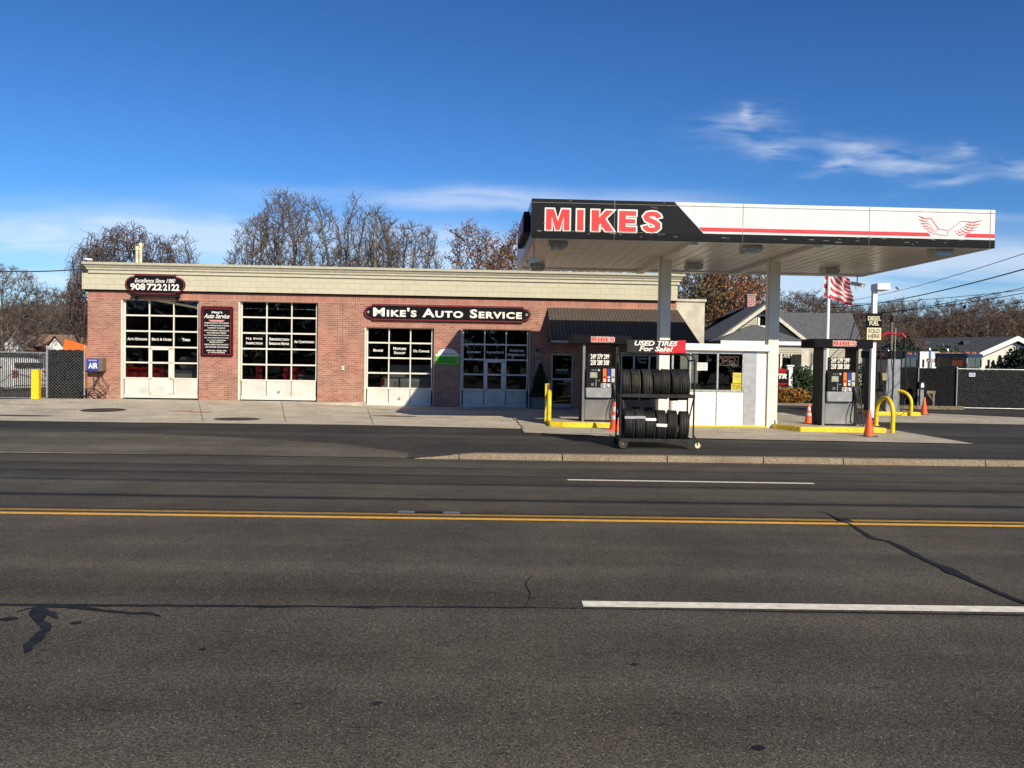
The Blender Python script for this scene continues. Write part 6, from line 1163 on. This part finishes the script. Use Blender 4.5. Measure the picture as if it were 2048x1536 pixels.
# ---------------------------------------------------------------- trees
from mathutils.kdtree import KDTree
def tree_mesh(seed, H_, width, tw=.02, droop=0.0, leaf=0, leaf_size=.12, trunk_r=.18, stems=1, base=.14, n_att=900, twigs=3, **_k):
    """space colonisation: attractors fill a lumpy crown, limbs grow into it, radii follow the pipe rule"""
    rnd = random.Random(seed); noise_off = Vector((seed * 3.7, seed * 1.3, 0)); att = []; cz = H_ * (base + 1) / 2; ch_ = H_ * (1 - base) / 2
    n_att = int(n_att * 1.9)
    while len(att) < n_att:
        x, y, z = rnd.uniform(-1, 1), rnd.uniform(-1, 1), rnd.uniform(-1, 1); wz = 1.0 if z > -.2 else 1 + (z + .2) * .55
        d = (x * x + y * y) / (wz * wz) + max(z, -.2) ** 2 * (1.0 if z > 0 else .2); lump = .86 + .26 * noise.noise(Vector((x * 1.6, y * 1.6, z * 1.6)) + noise_off)
        if d < lump ** 2 * 1.25 and rnd.random() < .12 + d * 1.1: att.append(Vector((x * width * 1.12, y * width * 1.12, cz + z * ch_ * 1.02)))
    n_att0 = n_att; D_ = H_ * .023; kill = D_ * 1.35; nodes = []; par = []
    for s_ in range(stems):
        a = s_ * 2 * math.pi / stems + .5; p = Vector((.2 * math.cos(a), .2 * math.sin(a), 0)) if stems > 1 else Vector((0, 0, 0)); d = Vector((.62 * math.cos(a), .4 * math.sin(a), 1)).normalized() if stems > 1 else Vector((0, 0, 1)); last = -1
        for k_ in range(int(H_ * (base + .10) / D_)):
            nodes.append(p.copy()); par.append(last); last = len(nodes) - 1; p += (d + Vector((rnd.gauss(0, .05), rnd.gauss(0, .05), 0))) * D_
    for it in range(70):
        if not att: break
        kd = KDTree(len(nodes)); [kd.insert(q, i) for i, q in enumerate(nodes)]; kd.balance(); pull = {}; keep = []
        for q in att:
            co, i, dist = kd.find(q)
            if dist < kill: continue
            keep.append(q); v = (q - co).normalized(); pull[i] = pull.get(i, Vector((0, 0, 0))) + v
        att = keep; grew = 0
        for i, v in pull.items():
            if v.length < .1: continue
            v = (v.normalized() + Vector((rnd.gauss(0, .16), rnd.gauss(0, .16), rnd.gauss(0, .16) + .01))).normalized(); nodes.append(nodes[i] + v * D_); par.append(i); grew += 1
        if not grew: break
    n = len(nodes); kidl = [[] for _ in range(n)]
    for i, q in enumerate(par):
        if q >= 0: kidl[q].append(i)
    w_ = [0.0] * n
    for i in range(n - 1, -1, -1): w_[i] = max(1.0, sum(w_[c] for c in kidl[i]))
    wm_ = max(w_); rad = [max(tw * .5, trunk_r * (q / wm_) ** .50) for q in w_]
    for _ in range(2):                               # smooth the kinks
        nodes = [nodes[i] if par[i] < 0 or not kidl[i] else nodes[i] * .5 + nodes[par[i]] * .25 + nodes[max(kidl[i], key=lambda c: w_[c])] * .25 for i in range(n)]
    tk, cr, lf = MB(), MB(), MB(); tips = []
    starts = [i for i in range(n) if par[i] < 0]; st = [(i, None) for i in starts]
    while st:
        i, pp = st.pop(); ch2 = [i] if pp is None else [pp, i]
        while kidl[ch2[-1]]:
            c = sorted(kidl[ch2[-1]], key=lambda c: -w_[c]); st += [(q, ch2[-1]) for q in c[1:]]; ch2.append(c[0])
        if len(ch2) < 2: continue
        rr = [max(min(rad[q], rad[ch2[1]] if pp is not None else 9), tw * .42) for q in ch2]; r0 = rr[0]; k_ = 7 if r0 > .1 else (5 if r0 > .045 else 3)
        (tk if r0 > .05 else cr).tube([nodes[q] for q in ch2], rr, k_, cap=False)
    ctr = Vector((0, 0, H_ * .35)); sc2 = H_ / 12.0
    for i in range(n):
        if w_[i] > 5 or par[i] < 0: continue
        p = nodes[i]; d0 = (p - nodes[par[i]]).normalized(); out_ = (p - ctr).normalized()
        for _ in range(twigs):
            az = rnd.uniform(0, 6.28); nd = (d0 * .55 + out_ * .35 + Vector((math.cos(az), math.sin(az), rnd.uniform(-.5, .6))) * .75).normalized(); q = rnd.uniform(.30, .75) * sc2; b_ = p + nd * q * .5; n2 = (nd + Vector((rnd.gauss(0, .3), rnd.gauss(0, .3), .25 - droop * 1.5))).normalized(); c_ = b_ + n2 * q * .5
            pts = [p, b_, c_]
            if droop and rnd.random() < .6:
                for k_ in range(rnd.randint(2, 4)): n2 = (n2 * .5 + Vector((rnd.gauss(0, .12), rnd.gauss(0, .12), -1))).normalized(); pts.append(pts[-1] + n2 * .3 * sc2); tips.append(pts[-1])
            cr.tube(pts, [tw * .42] * (len(pts) - 1) + [tw * .2], 3, cap=False); tips.append(c_)
            if not droop:
                e_ = b_ + (nd + Vector((rnd.gauss(0, .6), rnd.gauss(0, .6), rnd.gauss(.1, .4)))).normalized() * q * .4; cr.tube([b_, e_], [tw * .32, tw * .18], 3, cap=False); tips.append(e_)
    if leaf:
        for p in tips:
            for _ in range(int(leaf) if leaf >= 1 else (1 if rnd.random() < leaf else 0)):
                c_ = p + Vector((rnd.gauss(0, 1), rnd.gauss(0, 1), rnd.gauss(0, 1))) * leaf_size * 1.1; a = Vector((rnd.gauss(0, 1), rnd.gauss(0, 1), rnd.gauss(0, 1))).normalized(); b2 = a.orthogonal().normalized() * leaf_size * rnd.uniform(.6, 1.2); c2 = a.cross(b2) * .6; lf.add([c_ - b2, c_ - c2, c_ + b2, c_ + c2], [(0, 1, 2, 3)])
    return tk, cr, lf
def make_tree(label, loc, spec, tm, cm, lm=None, name='bare_tree', group=None, rz=0.0):
    tk, cr, lf = tree_mesh(**spec); o = thing(name, label, 'tree', loc, rz, group); tk.build('trunk', tm, o, smooth=70); n0 = len(cr.f)
    if lf.f: cr.add(lf.v, lf.f, 1)
    cr.build('crown', [cm, lm or cm], o); return o
def tp(px, Y): return (P(px, 700, Y).x, Y, 0)
def th(py, px, Y): return P(px, py, Y).z
def TH_(py, px, Y): return P(px, py, Y).z
def BT(label, px, top, Y, hwpx, seed, tm='bark', cm='twig_grey', lm='leaf_red', name='bare_tree', **k):
    d = dict(seed=seed, H_=TH_(top, px, Y), width=hwpx * Y / F, tw=.026); d.update(k); return make_tree(label, tp(px, Y), d, tm, cm, lm, name)
Y = 52
BT('broad rounded bare tree rising behind the middle of the brick building', 598, 384, Y, 108, 3, leaf=.12, leaf_size=.06, trunk_r=.22, stems=5, n_att=1700, base=.04)
BT('small bare tree leaning at the left foot of the broad bare tree', 512, 428, Y + 3, 62, 14, leaf=.1, leaf_size=.06, trunk_r=.14, stems=3, n_att=800, base=.04)
BT('tall bare tree right of the broad one behind the brick building', 735, 386, Y, 62, 8, leaf=.15, leaf_size=.06, trunk_r=.2, stems=4, n_att=1200, base=.04)
BT('spreading bare tree right of the tall ones behind the brick building', 800, 424, Y + 2, 84, 21, trunk_r=.17, stems=4, n_att=1200, base=.04)
BT('tiny bare treetop left of the broad bare tree', 462, 500, Y, 18, 22, cm='twig_dark', trunk_r=.08, n_att=150)
Y = 46
BT('dark drooping weeping tree behind the vent pipes on the left', 262, 440, Y, 92, 31, 'bark_dark', 'twig_dark', 'leaf_red', 'weeping_tree', droop=.5, leaf=.5, leaf_size=.05, trunk_r=.24, n_att=700)
BT('second drooping tree hanging over the left corner of the brick building', 192, 470, Y + 1, 52, 32, 'bark_dark', 'twig_dark', 'leaf_red', 'weeping_tree', droop=.8, leaf=.5, leaf_size=.05, trunk_r=.2, n_att=450)
BT('thin pale bare tree right of the weeping tree', 355, 470, Y + 5, 48, 33, trunk_r=.13, stems=2, n_att=500)
Y = 55
AT = ('bark_dark', 'twig_dark')
BT('orange leaved autumn tree behind the brick building left of the canopy', 955, 444, Y, 68, 41, *AT, 'leaf_orange', 'autumn_tree', leaf=1, leaf_size=.085, trunk_r=.2, n_att=700)
BT('autumn tree half hidden behind the left end of the canopy', 1035, 450, Y + 3, 60, 42, *AT, 'leaf_orange', 'autumn_tree', leaf=1, leaf_size=.085, trunk_r=.2, n_att=700)
for i, (px, py, sd, lm, Y, hw_) in enumerate(((1120, 522, 43, 'leaf_orange', 62, 75), (1230, 530, 44, 'leaf_olive', 62, 75), (1385, 522, 45, 'leaf_olive', 60, 72), (1450, 528, 46, 'leaf_orange', 60, 70), (1505, 538, 47, 'leaf_orange', 63, 50))):
    BT(['autumn tree showing under the canopy left of the left column', 'olive autumn tree under the canopy beside the left column', 'olive leaved tree right of the brick building under the canopy', 'orange and olive tree behind the house chimney', 'orange topped tree just left of the right canopy column'][i], px, py, Y, hw_, sd, *AT, lm, 'autumn_tree', leaf=1, leaf_size=.10, trunk_r=.22, base=.05, n_att=900)
# woods: a few distinct prototypes copied
protos = []
for i, (lm, lf_, sp, tw_) in enumerate((('leaf_brown', .5, .6, .030), ('leaf_red', .6, .7, .030), ('leaf_brown', 0, .55, .032), ('leaf_orange', 1, .6, .030))):
    tk, cr, lf = tree_mesh(seed=60 + i, H_=10, width=(4.2, 4.8, 3.6, 4.0)[i], tw=tw_, leaf=lf_ * .7, leaf_size=.09, trunk_r=.2, base=.08, n_att=800, stems=1 + i % 2)
    tm, cm_ = tk.build('trunk', 'bark'), None; 
    if lf.f: cr.add(lf.v, lf.f, 1)
    cm_ = cr.build('crown', ['twig_brown' if i != 2 else 'twig_grey', lm]); protos.append((tm, cm_))
used = set()
def wood_tree(k_, px, py, Y, label, rz, group='trees of the woods behind'):
    tm, cm_ = protos[k_]; o = thing('woodland_tree', label, 'tree', tp(px, Y), rz, group); s_ = th(py, px, Y) / 10.3
    for q in (tm, cm_):
        c_ = q if q.name not in used else q.copy()
        if q.name not in used: used.add(q.name)
        else: COL.objects.link(c_)
        c_.parent = o; 
    o.scale = (s_, s_, s_); return o
rnd = random.Random(77)
WT = [(2, 6, 520, 74, 'tall bare grey tree at the far left edge above the white house'), (0, 60, 600, 94, 'brown tree behind the white house roof'), (1, 112, 575, 96, 'reddish bare tree right of the white house'), (0, 150, 590, 92, 'brown tree touching the left corner of the brick building'), (2, 85, 600, 98, 'pale bare tree in the woods above the white house'), (2, 135, 606, 90, 'thin grey tree in the woods left of the brick building'),
      (2, 1580, 575, 75, 'bare grey treetop right of the right canopy column'), (1, 1625, 580, 70, 'reddish treetop left of the flag'), (2, 1672, 590, 85, 'bare treetop behind the flag'), (0, 1725, 600, 80, 'brown tree behind the light pole'), (2, 1770, 595, 90, 'bare grey tree right of the light pole'), (2, 1820, 590, 85, 'bare pale tree above the dump truck'), (0, 1790, 640, 66, 'low brown tree left of the second truck'),
      (3, 1850, 640, 80, 'orange brown tree behind the cream house roof'), (0, 1870, 622, 95, 'brown tree above the cream house roof left end'), (1, 1940, 592, 78, 'large reddish tree above the cream house'), (1, 1990, 586, 82, 'tallest reddish tree near the right edge'), (0, 2040, 600, 80, 'brown tree at the right edge'), (3, 2020, 640, 90, 'orange brown tree behind the cream house gable'), (0, 1910, 640, 85, 'low brown tree over the middle of the cream house roof'), (3, 1760, 655, 72, 'low orange bush like tree behind the diesel sign')]
for k_, px, py, Y, lb in WT: wood_tree(k_, px, py, Y, lb, rnd.uniform(0, 6.28))
# far woods read as one mass
pk, pc = MB(), MB(); me_list = [protos[i][1].data for i in (0, 2, 1)]; n_ = 0
b = bmesh.new()
for i in range(64):
    side = i % 2; px = rnd.uniform(-160, 300) if side else rnd.uniform(1340, 2250); Y = rnd.uniform(95, 150); py = (rnd.uniform(610, 640) if side else rnd.uniform(622, 655)); s_ = th(py, px, Y) / 10.0 * 1.0; src = me_list[i % 3]; n0 = len(b.verts); b.from_mesh(src); b.verts.ensure_lookup_table(); x, y, _ = tp(px, Y); a = rnd.uniform(0, 6.28); ca, sa = math.cos(a), math.sin(a)
    for v in b.verts[n0:]: c_ = v.co; v.co = (x + s_ * 1.5 * (c_.x * ca - c_.y * sa), y + s_ * 1.5 * (c_.x * sa + c_.y * ca), s_ * (c_.z * 1.15 - 1.2))
me = bpy.data.meshes.new('distant_woods'); b.to_mesh(me); b.free(); me.materials.append(M['twig_brown']); me.materials.append(M['leaf_brown']); o = bpy.data.objects.new('distant_woods', me); COL.objects.link(o); o['kind'] = 'stuff'
# undergrowth along the foot of the woods
s = MB(); rnd = random.Random(9)
for side, (pa, pb) in enumerate(((-200, 320), (1330, 2300))):
    for _ in range(16000):
        px = rnd.uniform(pa, pb); Y = rnd.uniform(92, 125); x = tp(px, Y)[0]; z = abs(rnd.gauss(0, 1)) * 2.2 * (1 + .4 * math.sin(px * .05)); r_ = rnd.uniform(.15, .4); a = rnd.uniform(0, 3.14); t_ = rnd.uniform(-.6, .6); s.add([(x - r_ * math.cos(a), Y - r_ * math.sin(a), z - r_ * .4), (x + r_ * t_, Y, z - r_ * .8), (x + r_ * math.cos(a), Y + r_ * math.sin(a), z + r_ * .4), (x - r_ * t_, Y, z + r_ * .9)], [(0, 1, 2, 3)])
s.build('undergrowth', 'leaf_brown', kind='stuff')
h_ = MB(); pts = []
for i in range(61): x = -420 + i * 14; pts.append((x, 260 + 20 * math.sin(i * .7), 9 + 3.2 * math.sin(i * .5) + 1.8 * math.sin(i * 1.3)))
h_.add([(x, y, z) for x, y, z in pts] + [(x, y - 60, 0) for x, y, z in pts], [(i, i + 61, i + 62, i + 1) for i in range(60)]); h_.build('hills', 'hill', kind='structure')
s = MB(); rnd = random.Random(19)
for _ in range(16000):
    x = rnd.uniform(-75, 75); y = rnd.uniform(-52, -44); z = rnd.uniform(0, 1) ** .8 * (9 + 2.5 * math.sin(x * .21) + 1.5 * math.sin(x * .5 + 1)); a = rnd.uniform(0, 3.14); r_ = rnd.uniform(.25, .55); s.add([(x - r_ * math.cos(a), y - r_ * math.sin(a), z - r_ * .4), (x + r_ * .3, y, z - r_ * .8), (x + r_ * math.cos(a), y + r_ * math.sin(a), z + r_ * .4), (x - r_ * .3, y, z + r_ * .9)], [(0, 1, 2, 3)], 0 if math.sin(x * .3) > 0 else 1)
s.build('unseen_woods', ['leaf_brown', 'leaf_orange'], kind='stuff')  # unseen leaf mass, added to block bright sky reflected in the garage glass
# trees and houses across the road behind the camera, seen only as reflections in the glass
for i, (x, y, k_, s_) in enumerate(((-17, -23, 3, 1.35), (-6, -24, 3, 1.4), (5, -25, 0, 1.5), (16, -25, 1, 1.45), (-30, -24, 0, 1.4))):
    tm, cm_ = protos[k_]; o = thing('roadside_tree', ['orange leaved tree across the road to the left', 'tall orange tree across the road', 'brown tree across the road behind the viewpoint', 'reddish tree across the road to the right', 'brown tree across the road at the far left'][i], 'tree', (x, y, 0), i * 1.3, 'trees across the road')
    for q in (tm, cm_): c_ = q.copy(); COL.objects.link(c_); c_.parent = o
    o.scale = (s_,) * 3
# ---------------------------------------------------------------- overhead wires
def wire(label, a, b_, sag, r=.012, name='overhead_wire', cat='wire'):
    a, b_ = Vector(a), Vector(b_); pts = [a.lerp(b_, t / 24) - Vector((0, 0, 4 * sag * (t / 24) * (1 - t / 24))) for t in range(25)]; o = MB().tube(pts, r, 5).build(name, 'wire', smooth=60); return tag(o, label, cat, None)
def wp(px, py, Y): return P(px, py, Y)
wire('single cable sloping to the left corner of the brick building roof', wp(-400, 488, 24), wp(166, 538, 29.9), .35, .02)
wire('uppermost cable rising to the right edge of the sky', wp(1700, 601, 60), wp(2300, 420, 22), .3, .014); wire('thicker second cable from the top at the right edge', wp(1640, 616, 60), wp(2300, 462, 22), .5, .024)
wire('nearly level thin cable meeting the third pair at the right edge', wp(1560, 610, 62), wp(2400, 535, 30), .4, .014); wire('third cable sloping up from the woods to the right edge', wp(1540, 625, 62), wp(2400, 508, 30), .9, .018); wire('lower twin of the third cable at the right edge', wp(1620, 640, 62), wp(2400, 490, 30), .5, .018); wire('lowest thin cable crossing in front of the reddish trees', wp(1740, 648, 70), wp(2300, 540, 45), .5, .018)
p_ = P(1782, 700, 58); o = thing('utility_pole', 'thin wooden utility pole rising above the trucks', 'utility pole', (p_.x, 58, 0)); MB().tube([(0, 0, 0), (0, 0, P(1782, 628, 58).z)], [.13, .10], 8).build('pole', 'wood_old', o, smooth=50); MB().lathe([(.2, -.3), (.2, .1), (.001, .15)], (.1, 0, P(1782, 634, 58).z), 10).build('cap', 'iron', o)
# power line along the near side of the road; its cables throw the long thin shadows
for i, (Ys, z, r) in enumerate(((10.3, 9.2, .045), (11.35, 8.6, .045), (12.7, 9.4, .03), (13.6, 9.9, .024), (14.5, 10.3, .018))):
    y0 = Ys - z / .74; wire(['lowest thick roadside cable overhead', 'second roadside cable overhead', 'third roadside cable overhead, thinner', 'fourth roadside cable overhead, thin', 'topmost thin roadside cable overhead'][i], (-60, y0 - 1.2, z + .9), (75, y0 + 1.2, z + .9), 1.2, r)
for i, x in enumerate((-60, 75)):
    o = thing('utility_pole', ['wooden roadside utility pole far to the left', 'wooden roadside utility pole far to the right'][i], 'utility pole', (x, -3.4, 0)); MB().tube([(0, 0, 0), (0, 0, 12.5)], [.17, .12], 10).build('pole', 'wood_old', o, smooth=50); MB().box(-.06, -1.2, 11.6, .06, 1.2, 11.75).build('crossarm', 'wood_old', o)
